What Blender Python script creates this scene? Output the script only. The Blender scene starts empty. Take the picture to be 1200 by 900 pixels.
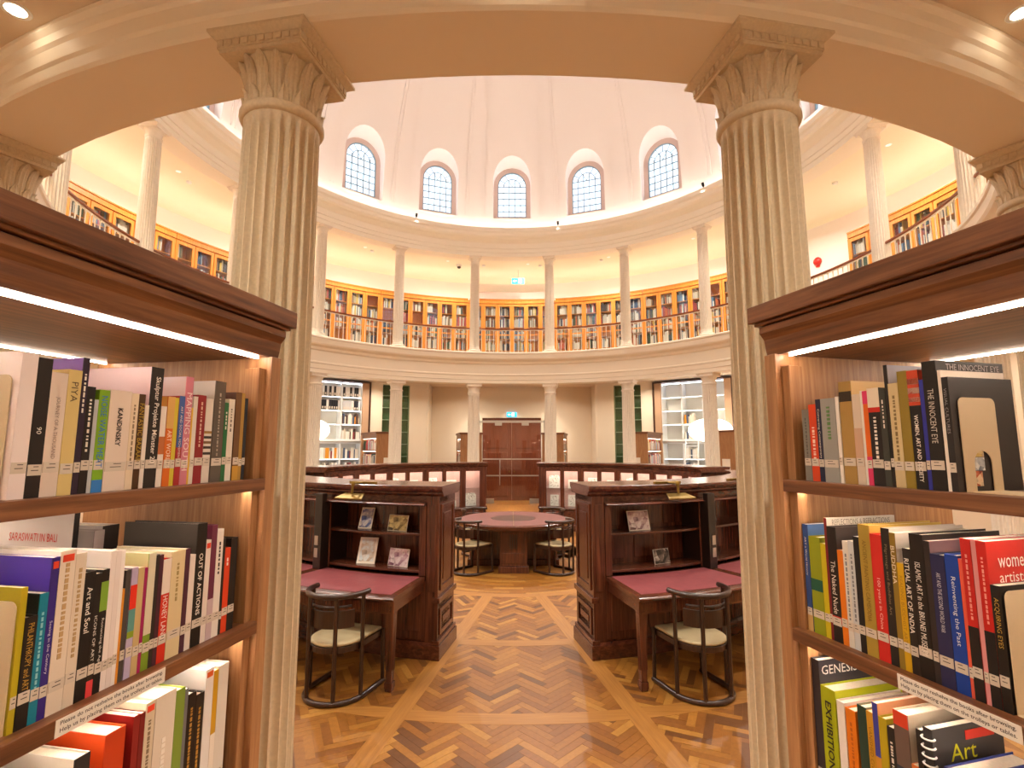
import bpy, math, random
from mathutils import Matrix, Vector
from mathutils.geometry import delaunay_2d_cdt

# ------------------------------------------------------------------ camera, world, exposure
sc = bpy.context.scene
COL = sc.collection
R_ = math.radians
cam_d = bpy.data.cameras.new('camera'); cam = bpy.data.objects.new('camera', cam_d); COL.objects.link(cam)
cam_d.sensor_width = 36; cam_d.lens = 18.0; cam_d.clip_start = .05; cam_d.clip_end = 200
cam.location = (-.05, -9.0, 1.95)
cam.rotation_euler = (R_(90 + 7.0), 0, -.0031)
sc.camera = cam
sc.view_settings.view_transform = 'Standard'; sc.view_settings.look = 'None'
sc.view_settings.gamma = 1; sc.view_settings.use_curve_mapping = False
sc.view_settings.exposure = 0.95
W = bpy.data.worlds.new('world'); sc.world = W; W.use_nodes = True
bg = W.node_tree.nodes['Background']; bg.inputs[0].default_value = (.72, .87, 1.0, 1); bg.inputs[1].default_value = 1.25
sc.cycles.max_bounces = 8; sc.cycles.diffuse_bounces = 5; sc.cycles.transparent_max_bounces = 12
sc.cycles.sample_clamp_indirect = 6; sc.cycles.caustics_reflective = False; sc.cycles.caustics_refractive = False
# strengths of the place's lamps and the added downlights (W for lamps, W/m2 for strips)
L_DOME, L_GALLERY, L_AMB, L_SPOT, L_SHELF, L_CASE, L_NICHE, L_PEND = 8.2, 4.6, 16.0, 27.0, 36.0, 17.0, 5.0, 3.0

# ------------------------------------------------------------------ helpers
rnd = random.Random(7)
def lin(h):
    if isinstance(h, str):
        h = h.lstrip('#'); c = [int(h[i:i+2], 16)/255 for i in (0, 2, 4)]
        return tuple((x/12.92 if x <= .04045 else ((x+.055)/1.055)**2.4) for x in c) + (1,)
    return tuple(h[:3]) + (1,)
MATS = {}
def newmat(name):
    m = bpy.data.materials.new(name); m.use_nodes = True
    MATS[name] = m
    return m, m.node_tree.nodes, m.node_tree.links, m.node_tree.nodes['Principled BSDF']
def plain(name, col, rough=.5, metal=0, spec=.5, var=0.0, scale=8, bump=0, coat=0):
    if name in MATS: return MATS[name]
    m, N, L, b = newmat(name); c = lin(col)
    b.inputs['Base Color'].default_value = c; b.inputs['Roughness'].default_value = rough
    b.inputs['Metallic'].default_value = metal; b.inputs['Specular IOR Level'].default_value = spec
    b.inputs['Coat Weight'].default_value = coat
    if var or bump:
        tc = N.new('ShaderNodeTexCoord'); nz = N.new('ShaderNodeTexNoise'); nz.inputs['Scale'].default_value = scale; nz.inputs['Detail'].default_value = 6
        L.new(tc.outputs['Object'], nz.inputs['Vector'])
        if var:
            r = N.new('ShaderNodeValToRGB')
            r.color_ramp.elements[0].position = .3; r.color_ramp.elements[1].position = .7
            r.color_ramp.elements[0].color = tuple(x*(1-var) for x in c[:3]) + (1,)
            r.color_ramp.elements[1].color = tuple(min(1, x*(1+var)) for x in c[:3]) + (1,)
            L.new(nz.outputs['Fac'], r.inputs['Fac']); L.new(r.outputs['Color'], b.inputs['Base Color'])
        if bump:
            bp = N.new('ShaderNodeBump'); bp.inputs['Strength'].default_value = bump; bp.inputs['Distance'].default_value = .01
            L.new(nz.outputs['Fac'], bp.inputs['Height']); L.new(bp.outputs['Normal'], b.inputs['Normal'])
    return m
def wood(name, dark, mid, light, axis='X', s=1.0, rough=.38, coat=.15, stretch=14):
    if name in MATS: return MATS[name]
    m, N, L, b = newmat(name)
    tc = N.new('ShaderNodeTexCoord'); mp = N.new('ShaderNodeMapping')
    k = [stretch*s]*3; k['XYZ'.index(axis)] = .7*s
    mp.inputs['Scale'].default_value = k
    oi = N.new('ShaderNodeObjectInfo'); ad = N.new('ShaderNodeVectorMath'); ad.operation = 'MULTIPLY_ADD'
    ad.inputs[1].default_value = (7, 11, 13)
    L.new(oi.outputs['Random'], ad.inputs[0]); L.new(tc.outputs['Object'], ad.inputs[2])
    L.new(ad.outputs[0], mp.inputs['Vector'])
    nz = N.new('ShaderNodeTexNoise'); nz.inputs['Scale'].default_value = 1.6; nz.inputs['Detail'].default_value = 7; nz.inputs['Roughness'].default_value = .62; nz.inputs['Distortion'].default_value = .5
    L.new(mp.outputs[0], nz.inputs['Vector'])
    r = N.new('ShaderNodeValToRGB'); e = r.color_ramp.elements
    e[0].position = .3; e[0].color = lin(dark); e[1].position = .72; e[1].color = lin(light)
    x = e.new(.5); x.color = lin(mid)
    L.new(nz.outputs['Fac'], r.inputs['Fac']); L.new(r.outputs['Color'], b.inputs['Base Color'])
    b.inputs['Roughness'].default_value = rough; b.inputs['Coat Weight'].default_value = coat; b.inputs['Coat Roughness'].default_value = .2
    return m
def emit(name, col, s):
    if name in MATS: return MATS[name]
    m, N, L, b = newmat(name); c = lin(col)
    b.inputs['Base Color'].default_value = c; b.inputs['Emission Color'].default_value = c; b.inputs['Emission Strength'].default_value = s
    return m
def glass(name, tint=(.96, .98, .98), gloss=.04, rough=.02):
    m, N, L, b = newmat(name); N.remove(b)
    out = N['Material Output']; t = N.new('ShaderNodeBsdfTransparent'); g = N.new('ShaderNodeBsdfGlossy'); mx = N.new('ShaderNodeMixShader')
    t.inputs['Color'].default_value = tint + (1,); g.inputs['Roughness'].default_value = rough
    lw = N.new('ShaderNodeLayerWeight'); lw.inputs['Blend'].default_value = .25
    mr = N.new('ShaderNodeMath'); mr.operation = 'MULTIPLY_ADD'; mr.inputs[1].default_value = .3; mr.inputs[2].default_value = gloss
    L.new(lw.outputs['Fresnel'], mr.inputs[0]); L.new(mr.outputs[0], mx.inputs[0])
    L.new(t.outputs[0], mx.inputs[1]); L.new(g.outputs[0], mx.inputs[2]); L.new(mx.outputs[0], out.inputs[0])
    return m
def attrmat(name, rough=.5, coat=0, grain=None, spec=.5):
    m, N, L, b = newmat(name)
    a = N.new('ShaderNodeAttribute'); a.attribute_name = 'tint'
    if grain:
        tc = N.new('ShaderNodeTexCoord'); nz = N.new('ShaderNodeTexNoise'); nz.inputs['Scale'].default_value = grain; nz.inputs['Detail'].default_value = 8; nz.inputs['Roughness'].default_value = .7
        L.new(tc.outputs['Object'], nz.inputs['Vector'])
        mx = N.new('ShaderNodeMix'); mx.data_type = 'RGBA'; mx.blend_type = 'MULTIPLY'; mx.inputs[0].default_value = 1
        r = N.new('ShaderNodeValToRGB'); r.color_ramp.elements[0].position = .25; r.color_ramp.elements[1].position = .75
        r.color_ramp.elements[0].color = (.72, .68, .62, 1); r.color_ramp.elements[1].color = (1.1, 1.08, 1.05, 1)
        L.new(nz.outputs['Fac'], r.inputs[0]); L.new(a.outputs['Color'], mx.inputs[6]); L.new(r.outputs[0], mx.inputs[7]); L.new(mx.outputs[2], b.inputs['Base Color'])
    else: L.new(a.outputs['Color'], b.inputs['Base Color'])
    b.inputs['Roughness'].default_value = rough; b.inputs['Coat Weight'].default_value = coat; b.inputs['Coat Roughness'].default_value = .22
    b.inputs['Specular IOR Level'].default_value = spec
    return m

def pol(r, a, z=0.0):
    a = R_(a); return (r*math.sin(a), r*math.cos(a), z)

class MB:
    """collects faces; build() links them as one mesh object"""
    def __init__(s, off=(0, 0, 0)): s.v = []; s.f = []; s.mi = []; s.c = []; s.off = Vector(off); s.cur = 0; s.tint = None; s.M = None
    def add(s, vs, fs):
        n = len(s.v)
        for p in vs:
            p = Vector(p)
            if s.M: p = s.M @ p
            s.v.append(p)
        for f in fs: s.f.append([n+i for i in f]); s.mi.append(s.cur); s.c.append(s.tint)
    def box(s, x0, x1, y0, y1, z0, z1):
        x0, x1 = min(x0, x1), max(x0, x1); y0, y1 = min(y0, y1), max(y0, y1); z0, z1 = min(z0, z1), max(z0, z1)
        s.add([(x0,y0,z0),(x1,y0,z0),(x1,y1,z0),(x0,y1,z0),(x0,y0,z1),(x1,y0,z1),(x1,y1,z1),(x0,y1,z1)],
              [(0,3,2,1),(4,5,6,7),(0,1,5,4),(1,2,6,5),(2,3,7,6),(3,0,4,7)])
        return s
    def frust(s, a, b, z0, z1):      # square frustum: half sizes a at z0, b at z1
        s.add([(-a,-a,z0),(a,-a,z0),(a,a,z0),(-a,a,z0),(-b,-b,z1),(b,-b,z1),(b,b,z1),(-b,b,z1)],
              [(0,3,2,1),(4,5,6,7),(0,1,5,4),(1,2,6,5),(2,3,7,6),(3,0,4,7)])
        return s
    def prism(s, poly, z0, z1):      # counter-clockwise polygon
        n = len(poly)
        s.add([(x, y, z0) for x, y in poly] + [(x, y, z1) for x, y in poly],
              [list(range(n))[::-1], list(range(n, 2*n))] + [(i, (i+1) % n, n+(i+1) % n, n+i) for i in range(n)])
        return s
    def sweep(s, prof, a0, a1, n, closed=True, caps=True):
        """profile [(r,z)] swept about the z axis from angle a0 to a1 (degrees, 0 = +Y, clockwise)"""
        full = abs(a1-a0) >= 359.999; m = len(prof); vs = []
        cnt = n if full else n+1
        for i in range(cnt):
            a = a0+(a1-a0)*i/n
            vs += [pol(r, a, z) for r, z in prof]
        fs = []; pm = m if closed else m-1
        for i in range(n):
            j = (i+1) % cnt
            for k in range(pm):
                l = (k+1) % m; fs.append((i*m+k, i*m+l, j*m+l, j*m+k))
        if caps and closed and not full: fs += [list(range(m))[::-1], [(cnt-1)*m+k for k in range(m)]]
        s.add(vs, fs); return s
    def arc(s, r0, r1, z0, z1, a0, a1, n=6): return s.sweep([(r0,z0),(r0,z1),(r1,z1),(r1,z0)], a0, a1, n)
    def lathe(s, prof, n=24, cx=0, cy=0):
        vs = []; m = len(prof)
        for i in range(n):
            a = 2*math.pi*i/n; vs += [(cx+r*math.cos(a), cy+r*math.sin(a), z) for r, z in prof]
        fs = [(i*m+k, ((i+1) % n)*m+k, ((i+1) % n)*m+k+1, i*m+k+1) for i in range(n) for k in range(m-1)]
        fs += [[i*m for i in range(n)][::-1], [i*m+m-1 for i in range(n)]]
        s.add(vs, fs); return s
    def tube(s, pts, r, n=8, closed=False):
        pts = [Vector(p) for p in pts]; m = len(pts); vs = []; up = None
        for i, p in enumerate(pts):
            if closed: d = pts[(i+1) % m]-pts[i-1]
            else: d = pts[min(i+1, m-1)]-pts[max(i-1, 0)]
            d.normalize()
            if up is None: up = Vector((0,0,1)) if abs(d.z) < .9 else Vector((1,0,0))
            x = d.cross(up).normalized(); up = x.cross(d).normalized()
            vs += [p+(x*math.cos(2*math.pi*k/n)+up*math.sin(2*math.pi*k/n))*r for k in range(n)]
        fs = [(i*n+k, i*n+(k+1) % n, ((i+1) % m)*n+(k+1) % n, ((i+1) % m)*n+k) for i in range(m if closed else m-1) for k in range(n)]
        if not closed: fs += [list(range(n))[::-1], [(m-1)*n+k for k in range(n)]]
        s.add(vs, fs); return s
    def mesh(s, name, mats, smooth=None):
        me = bpy.data.meshes.new(name)
        me.from_pydata([tuple(p+s.off) for p in s.v], [], s.f)
        for m in (mats if isinstance(mats, (list, tuple)) else [mats]): me.materials.append(m)
        if any(s.mi): me.polygons.foreach_set('material_index', s.mi)
        if any(c is not None for c in s.c):
            at = me.color_attributes.new('tint', 'FLOAT_COLOR', 'CORNER'); buf = []
            for p, c in zip(me.polygons, s.c): buf += list(c or (1,1,1,1))*p.loop_total
            at.data.foreach_set('color', buf)
        me.validate(); me.update()
        import bmesh
        bm = bmesh.new(); bm.from_mesh(me); bmesh.ops.recalc_face_normals(bm, faces=bm.faces); bm.to_mesh(me); bm.free()
        if smooth is not None:
            me.polygons.foreach_set('use_smooth', [True]*len(me.polygons)); me.set_sharp_from_angle(angle=R_(smooth))
        return me
    def build(s, name, mats, parent=None, smooth=None, **k): return obj(name, s.mesh(name, mats, smooth), parent, **k)
def obj(name, data, parent=None, loc=None, rot=None, bev=0):
    o = bpy.data.objects.new(name, data); COL.objects.link(o)
    if parent: o.parent = parent
    if loc: o.location = loc
    if rot: o.rotation_euler = rot
    if bev:
        b = o.modifiers.new('bevel', 'BEVEL'); b.width = bev; b.segments = 2; b.limit_method = 'ANGLE'; b.angle_limit = R_(50)
    return o
def tag(o, label=None, cat=None, group=None, kind=None):
    if label: o['label'] = label
    if cat: o['category'] = cat
    if group: o['group'] = group
    if kind: o['kind'] = kind
    return o
def empty(name, loc=(0,0,0), rz=0, label=None, cat=None, group=None):
    o = bpy.data.objects.new(name, None); COL.objects.link(o); o.empty_display_size = .1
    o.location = loc; o.rotation_euler = (0, 0, rz)
    return tag(o, label, cat, group)
def struct(o, label=None): o['kind'] = 'structure'; tag(o, label); return o
KIDS = {}
def copy_tree(o, parent=None, loc=None, rz=None, **k):
    c = o.copy(); COL.objects.link(c); c.parent = parent
    if loc is not None: c.location = loc
    if rz is not None: c.rotation_euler = (0, 0, rz)
    for ch in list(o.children): copy_tree(ch, c)
    if k: tag(c, **k)
    return c
TXT = {}
def textmesh(s, bold=0.0):
    key = (s, bold)
    if key in TXT: return TXT[key]
    cu = bpy.data.curves.new('lettering', 'FONT'); cu.body = s; cu.resolution_u = 2; cu.offset = bold
    o = bpy.data.objects.new('lettering', cu)
    me = o.to_mesh(); vs = [tuple(v.co) for v in me.vertices]; fs = [tuple(p.vertices) for p in me.polygons]
    o.to_mesh_clear(); bpy.data.objects.remove(o); bpy.data.curves.remove(cu)
    xs = [v[0] for v in vs]; ys = [v[1] for v in vs]
    TXT[key] = (vs, fs, min(xs), max(xs), min(ys), max(ys)); return TXT[key]
def lettering(s, mat, parent, origin, xd, yd, length, height, name='lettering', bold=0.0, stretch=True):
    """lettering fitted in a length x height box whose lower-left corner is origin, along xd (text) and yd (up)"""
    vs, fs, x0, x1, y0, y1 = textmesh(s, bold)
    kx = length/(x1-x0); ky = height/(y1-y0)
    if not stretch: kx = ky = min(kx, ky)
    kx = min(kx, ky*1.6); ky = min(ky, kx*1.7)
    o = Vector(origin); X = Vector(xd); Y = Vector(yd); n = X.cross(Y)*.0006
    ox = (length-kx*(x1-x0))/2*0; oy = (height-ky*(y1-y0))/2
    mb = MB(); mb.add([o+n+X*((v[0]-x0)*kx+ox)+Y*((v[1]-y0)*ky+oy) for v in vs], fs)
    return mb.build(name, mat, parent)

ORD = ['first','second','third','fourth','fifth','sixth','seventh','eighth','ninth','tenth']
def ordn(i):
    return ORD[i-1] if i <= 10 else {11:'eleventh',12:'twelfth',13:'thirteenth',14:'fourteenth',15:'fifteenth',16:'sixteenth',17:'seventeenth',18:'eighteenth',19:'nineteenth'}.get(i) or ('twentieth' if i == 20 else 'thirtieth' if i == 30 else ('twenty-' if i < 30 else 'thirty-')+ORD[i % 10-1])

# ------------------------------------------------------------------ materials
M_WALL = plain('wall_paint_cream', '#e6d9c4', .7, var=.02, scale=1.5)
M_CEIL = plain('ceiling_paint', '#e0d0ba', .75, var=.02, scale=1.2)
M_DOME = plain('dome_paint_rose_white', '#eae2df', .8)
M_MOULD = plain('moulding_paint', '#f3ecdc', .55)
M_GCEIL = plain('gallery_ceiling_paint', '#f3edd6', .7)
M_GWALL = plain('gallery_wall_paint', '#f2eae6', .7)
M_STONE = plain('column_stone_shaded', '#d2c4a9', .6, var=.07, scale=70, bump=.05)  # near columns: dimness of the lower walk put into the stone colour
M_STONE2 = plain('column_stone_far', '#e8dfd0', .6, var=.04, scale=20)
M_WALX = wood('walnut_lengthwise', '#4c2b18', '#704528', '#8f603b', 'X', 2.2, .42, .05)
M_WALZ = wood('walnut_upright', '#8a6040', '#a3754c', '#b78b60', 'Z', 3.4, .45, .05)
M_MAHX = wood('mahogany_lengthwise', '#34180d', '#52291a', '#6f3d27', 'X', 1.6, .26, .35)
M_MAHZ = wood('mahogany_upright', '#34180d', '#52291a', '#6f3d27', 'Z', 1.6, .26, .35)
M_CHAIR = wood('chair_dark_wood', '#1e100a', '#2f1a11', '#412518', 'Z', 3, .3, .3)
M_ORANGE = wood('orange_teak', '#c17426', '#d88a35', '#e79f4b', 'Z', 3, .35, .2)
M_RAIL = wood('handrail_wood', '#6a3416', '#8c4a22', '#a35c2e', 'X', 3, .3, .3)
M_DOOR = wood('door_red_wood', '#56210f', '#713218', '#874524', 'Z', 2, .3, .3)
M_PLANK = attrmat('parquet_plank', .46, .10, 28)
M_STRIP = wood('parquet_border', '#8a5a24', '#98662b', '#a57334', 'X', 2.5, .46, .1)
M_FLOORB = wood('parquet_base', '#80521f', '#946127', '#a57233', 'Y', 1.5, .35, .2)
M_LEATHER = plain('red_leather', '#7f3d40', .52, var=.10, scale=14, bump=.05, coat=.1)
M_LEATHER2 = plain('brown_leather', '#4a2a1e', .45, var=.08, scale=14)
M_BRASS = plain('brass', '#8a7038', .42, metal=1)
M_STEEL = plain('brushed_steel', '#c3c0ba', .35, metal=.9)
M_CHROME = plain('chrome', '#d8d8d8', .18, metal=1)
M_SEAT = plain('seat_cream', '#b4a27c', .6, var=.03, scale=20)
M_BOOKEND = plain('bookend_cream_metal', '#d9c6a4', .4, var=.02)
M_WHITE = plain('white_enamel', '#e9ecec', .45)
M_PAPER = plain('paper_white', '#efeae0', .7)
M_PAGES = plain('page_block', '#efe3cf', .8, var=.06, scale=120)
M_TAGW = plain('call_tag', '#d3c8ba', .5)
M_INK = plain('ink_dark', '#38302c', .6)
M_BLACK = plain('black_plastic', '#141312', .4)
M_PINKF = plain('pink_case_lining', '#d2a99e', .8, var=.05, scale=40)
M_RED = plain('red_enamel', '#c2281f', .35)
M_TEAL = emit('exit_sign_green', '#19b7b0', 1.5)
M_EWHITE = emit('exit_sign_white', '#ffffff', 1.8)
M_BLUEX = emit('exit_sign_blue', '#1aa0dd', 1.5)
M_GLASS = glass('clear_glass'); M_GLASSG = glass('green_glass', (.78, .88, .78), .05); M_GLASSW = glass('window_glass', (.95, .98, 1), .03)
M_LEDW = emit('led_warm', '#ffead2', L_SHELF); M_LEDD = emit('led_dome', '#fff8f0', L_DOME); M_LEDG = emit('led_gallery', '#fff2e0', L_GALLERY)
M_LEDC = emit('led_case', '#ffe6d4', L_CASE); M_LEDN = emit('led_niche', '#f4f6ff', L_NICHE); M_PEND = emit('pendant_glow', '#fff4e2', L_PEND)
M_LAMP = emit('downlight_glow', '#ffe9c8', 14)
M_MUNT = plain('window_bar', '#8ba0ad', .5)
M_FRAMEW = plain('window_frame_rose', '#d9c3bd', .6)
M_BOOKS = attrmat('book_cloth', .55)
def cover(h): return plain('cover_' + h.lstrip('#'), h, .38, spec=.4)
def ink(h): return plain('ink_' + h.lstrip('#'), h, .5)

# ------------------------------------------------------------------ structure: floor
RR = 6.75                     # ring of columns
fl = MB(); fl.sweep([(0.001, -.05), (0.001, -.002), (11.0, -.002), (11.0, -.05)], 0, 360, 72)
floor = struct(fl.build('floor', M_FLOORB), 'herringbone parquet floor with curved border strips')
PLC = ['#7b4b18', '#84531b', '#8c5a1f', '#936123', '#9b6928', '#88561c', '#a57532', '#804f1c', '#653d16']
def clip(poly, nx, ny, d):    # keep nx*x+ny*y <= d
    out = []
    for i in range(len(poly)):
        p, q = poly[i], poly[(i+1) % len(poly)]; a = nx*p[0]+ny*p[1]-d; b = nx*q[0]+ny*q[1]-d
        if a <= 0: out.append(p)
        if (a < 0) != (b < 0):
            t = a/(a-b); out.append((p[0]+(q[0]-p[0])*t, p[1]+(q[1]-p[1])*t))
    return out
def area(p): return abs(sum(p[i][0]*p[(i+1) % len(p)][1]-p[(i+1) % len(p)][0]*p[i][1] for i in range(len(p))))/2
PL, PW, GAP = .30, .06, .0007
def herring(ac, r0, r1, half):
    """planks of one sector panel centred on angle ac"""
    res = []; ca = R_(ac); ux, uy = math.sin(ca), math.cos(ca); vx, vy = uy, -ux     # u radial, v tangential
    n = int(r1/PW)+12; s2 = math.sqrt(.5)
    for i in range(-60, 61):
        for j in range(-14, 15):
            for k in (0, 1):
                # classic herringbone lattice in rotated coordinates
                ox = i*PW+j*PL; oy = i*PW-j*PL
                if k == 0: rect = [(ox, oy), (ox+PL, oy), (ox+PL, oy+PW), (ox, oy+PW)]
                else: rect = [(ox, oy+PW), (ox+PW, oy+PW), (ox+PW, oy+PW+PL), (ox, oy+PW+PL)]
                cx = sum(p[0] for p in rect)/4; cy = sum(p[1] for p in rect)/4
                rect = [(p[0]+(GAP if p[0] < cx else -GAP), p[1]+(GAP if p[1] < cy else -GAP)) for p in rect]
                loc = [((p[0]-p[1])*s2, (p[0]+p[1])*s2) for p in rect]        # (tangential, radial offset)
                rm = (r0+r1)/2
                w = [(ux*(rm+b)+vx*a, uy*(rm+b)+vy*a) for a, b in loc]
                gx = sum(p[0] for p in w)/4; gy = sum(p[1] for p in w)/4; rr = math.hypot(gx, gy)
                if rr < r0-.3 or rr > r1+.3: continue
                da = (math.degrees(math.atan2(gx, gy))-ac+180) % 360-180
                if abs(da) > half+6: continue
                w = clip(w, gx/rr, gy/rr, r1); w = clip(w, -gx/rr, -gy/rr, -r0) if len(w) > 2 else w
                for sg in (1, -1):
                    t = R_(ac+sg*half); tx, ty = math.cos(t)*sg, -math.sin(t)*sg
                    if len(w) > 2: w = clip(w, tx, ty, 0)
                if len(w) > 2 and area(w) > .0006: res.append((w, gx, gy))
    return res
rest = MB(); npl = 0
for s in range(18):
    for r0, r1 in ((1.95, 3.55), (3.65, 4.98), (5.10, 6.45)):
        half = 10-math.degrees(.05/((r0+r1)/2))
        for w, gx, gy in herring(s*20, r0, r1, half):
            a2 = sum(w[i][0]*w[(i+1) % len(w)][1]-w[(i+1) % len(w)][0]*w[i][1] for i in range(len(w)))
            if a2 < 0: w = w[::-1]
            c = lin(rnd.choice(PLC)); z = rnd.uniform(-.0003, .0003)
            if s == 9 and r0 > 3.6 and npl < 300:
                npl += 1; m1 = MB(); m1.tint = c; m1.prism(w, -.004, z); m1.build('plank', M_PLANK, floor)
            else: rest.tint = c; rest.prism(w, -.004, z)
for r0 in [.2+.09*k for k in range(20)]:       # round courses under the table
    a = rnd.uniform(0, 60)
    while a < 418:
        da = math.degrees(.42/(r0+.05)); da = min(da, 60); rest.tint = lin(rnd.choice(PLC[1:7])); rest.sweep([(r0, -.004), (r0, 0), (r0+.0885, 0), (r0+.0885, -.004)], a, a+da*.997, 4); a += da
tag(rest.build('plank_field', M_PLANK, floor), kind='stuff')
for r in (1.95, 3.60, 5.04, 6.52):
    w = .075
    for s in range(18):
        MB().arc(r-w, r+w, -.004, .001, s*20-9.96, s*20+9.96, 8).build('border_strip', M_STRIP, floor)
strip_me = MB().box(2.0, 6.45, -.075, .075, -.004, .0014).mesh('border_strip', M_STRIP)
for s in range(18): obj('border_strip', strip_me, floor, rot=(0, 0, R_(90-(s*20+10))))

# ------------------------------------------------------------------ structure: rings, walls, ceilings
ZA, ZC = 3.87, 4.17           # soffit of ring beam, ambulatory ceiling
e1 = [(6.55,3.87),(6.55,3.97),(6.53,3.98),(6.53,4.10),(6.51,4.11),(6.51,4.14),(6.54,4.17),(6.54,4.44),(6.50,4.47),(6.48,4.53),(6.40,4.58),(6.38,4.62),(6.38,4.74),(6.36,4.76),(6.36,4.80),(6.40,4.82),
      (6.99,4.82),(6.99,4.17),(7.005,4.17),(7.005,4.145),(6.985,4.12),(6.985,4.07),(6.972,4.05),(6.972,3.97),(6.96,3.955),(6.96,3.89),(6.95,3.87)]
struct(MB().sweep(e1, 0, 360, 180).build('trim_1', M_MOULD, smooth=18), 'cream ring beam with moulded cornice over the lower columns')
struct(MB().sweep([(7.0,ZC),(10.9,ZC),(10.9,ZC+.08),(7.0,ZC+.08)], 0, 360, 120).build('ceiling', M_CEIL), 'beige ceiling of the lower walk')
struct(MB().sweep([(6.95,4.6),(6.95,4.80),(9.6,4.80),(9.6,4.6)], 0, 360, 120).build('floor_gallery', plain('gallery_floor_beige', '#cfc4b2', .6)), 'pale floor of the upper gallery')
struct(MB().sweep([(6.9,8.10),(9.15,8.10),(9.35,8.0),(9.45,7.85),(9.6,7.85),(9.6,8.3),(6.9,8.3)], 0, 360, 120).build('ceiling_gallery', M_GCEIL, smooth=40), 'cream gallery ceiling with coved edge')
struct(MB().sweep([(9.4,4.8),(9.4,8.0),(9.6,8.0),(9.6,4.8)], 0, 360, 120).build('wall_gallery', M_GWALL, smooth=30), 'pale rose curved gallery wall')
e2 = [(6.58,7.91),(6.58,8.03),(6.56,8.04),(6.56,8.15),(6.54,8.16),(6.54,8.33),(6.48,8.38),(6.44,8.42),(6.36,8.45),(6.32,8.50),(6.32,8.58),(6.28,8.62),(6.28,8.74),(6.34,8.76),(6.42,8.76),(6.46,8.60),(6.85,8.56),(7.15,8.56),(7.15,8.0),(6.95,8.0),(6.95,7.91)]
struct(MB().sweep(e2, 0, 360, 180).build('trim_2', M_MOULD, smooth=18), 'upper ring beam with bold cornice below the dome')
struct(MB().sweep([(6.85,8.55),(6.85,9.23),(7.2,9.23),(7.2,8.55)], 0, 360, 180).build('wall_drum', M_DOME, smooth=30), 'low drum wall under the dome windows')
led = tag(MB().sweep([(6.60,8.605),(6.60,8.625),(6.72,8.625),(6.72,8.605)], 0, 360, 120).build('cove_light_strip', M_LEDD), 'warm glowing cove light strip hidden behind the dome cornice', 'light strip')
tag(MB().sweep([(8.85,7.16),(8.85,7.175),(8.95,7.175),(8.95,7.16)], 70.2, 409.8, 120).build('cove_light_strip', M_LEDG), 'light strip lying on top of the orange gallery bookcases', 'light strip')
# outer wall of the lower walk, with gaps: recess |a|<18, slits 22.6-26.2, shelf niches 30.3-45.2
def wallseg(a0, a1, z0=0, z1=ZC): return MB().arc(9.6, 9.9, z0, z1, a0, a1, max(2, int(abs(a1-a0)/2)))
n = 0
for a0, a1 in ((18, 21.9), (27.5, 30.3), (45.2, 314.8), (329.7, 332.5), (338.1, 342)):
    n += 1; struct(wallseg(a0, a1).build(['wall_right_inner','wall_right_mid','wall_near','wall_left_mid','wall_left_inner'][n-1], M_WALL, smooth=20))
x18, y18 = pol(9.6, 18)[:2]
for s, nm in ((-1, 'wall_recess_left'), (1, 'wall_recess_right')):
    struct(MB().box(s*x18, s*(x18+.25), y18-.02, 10.3, 0, ZC).build(nm, M_WALL))
bw = MB(); bw.box(-x18, -1.09, 10.05, 10.3, 0, ZC); bw.box(1.09, x18, 10.05, 10.3, 0, ZC); bw.box(-1.09, 1.09, 10.05, 10.3, 3.02, ZC)
struct(bw.build('wall_far', M_WALL))
struct(MB().box(-1.6, 1.6, 10.9, 11.0, 0, 3.2).build('wall_lobby', M_WALL))
# slits
for s, nm in ((1, 'window_19'), (-1, 'window_20')):
    w = empty(nm, pol(9.58, s*24.7), -R_(s*24.7)); struct(w, 'narrow tall green glass slit in the wall with dark racks behind')
    MB().box(-.62, .62, .322, .36, 0, ZC).build('back_panel', plain('slit_back', '#5f7a5c', .7), w)
    MB().box(-.45, .45, .02, .03, .05, 4.08).build('pane', M_GLASSG, w)
    for k in range(9): MB().box(-.45, .45, .08, .29, .35+k*.42, .37+k*.42).build('shelf', M_WHITE, w)
    MB().box(-.47, .47, 0, .34, 4.09, ZC).build('head', M_WALL, w)

# ------------------------------------------------------------------ dome with window niches
RD, ZD = 6.85, 9.22
WW, ZS, ZSP = .60, 9.30, 10.50       # half width, sill, springing of the niche arch
def arch(w, zs, zsp, n=14, top=None):
    top = top or w
    return [(-w, zs), (w, zs)] + [(w*math.cos(math.pi*i/n), zsp+top*math.sin(math.pi*i/n)) for i in range(n+1)]
hole_in = arch(WW, ZS, ZSP); hole_dome = arch(WW+.015, ZS, ZSP, top=WW+.20)
def dsurf(x, z): return math.sqrt(max(.01, RD*RD-(z-ZD)**2-x*x))
def par(x, z):
    y = dsurf(x, z); return (math.degrees(math.atan2(x, y)), math.degrees(math.asin((z-ZD)/RD)))
hp = [par(x, z) for x, z in hole_dome]
def inside(p, poly):
    c = False
    for i in range(len(poly)):
        a, b = poly[i], poly[i-1]
        if (a[1] > p[1]) != (b[1] > p[1]) and p[0] < (b[0]-a[0])*(p[1]-a[1])/(b[1]-a[1])+a[0]: c = not c
    return c
pts = list(hp); edges = [(i, (i+1) % len(hp)) for i in range(len(hp))]
for i in range(9):
    for j in range(31):
        p = (-10+20*i/8, 88*j/30)
        if inside(p, hp) or min(math.hypot(p[0]-q[0], p[1]-q[1]) for q in hp) < .6: continue
        pts.append(p)
vv, ee, ff, *_ = delaunay_2d_cdt([Vector(p) for p in pts], edges, [], 0, 1e-5)
tri = [f for f in ff if not inside((sum(vv[i][0] for i in f)/3, sum(vv[i][1] for i in f)/3), hp)]
dm = MB()
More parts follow.
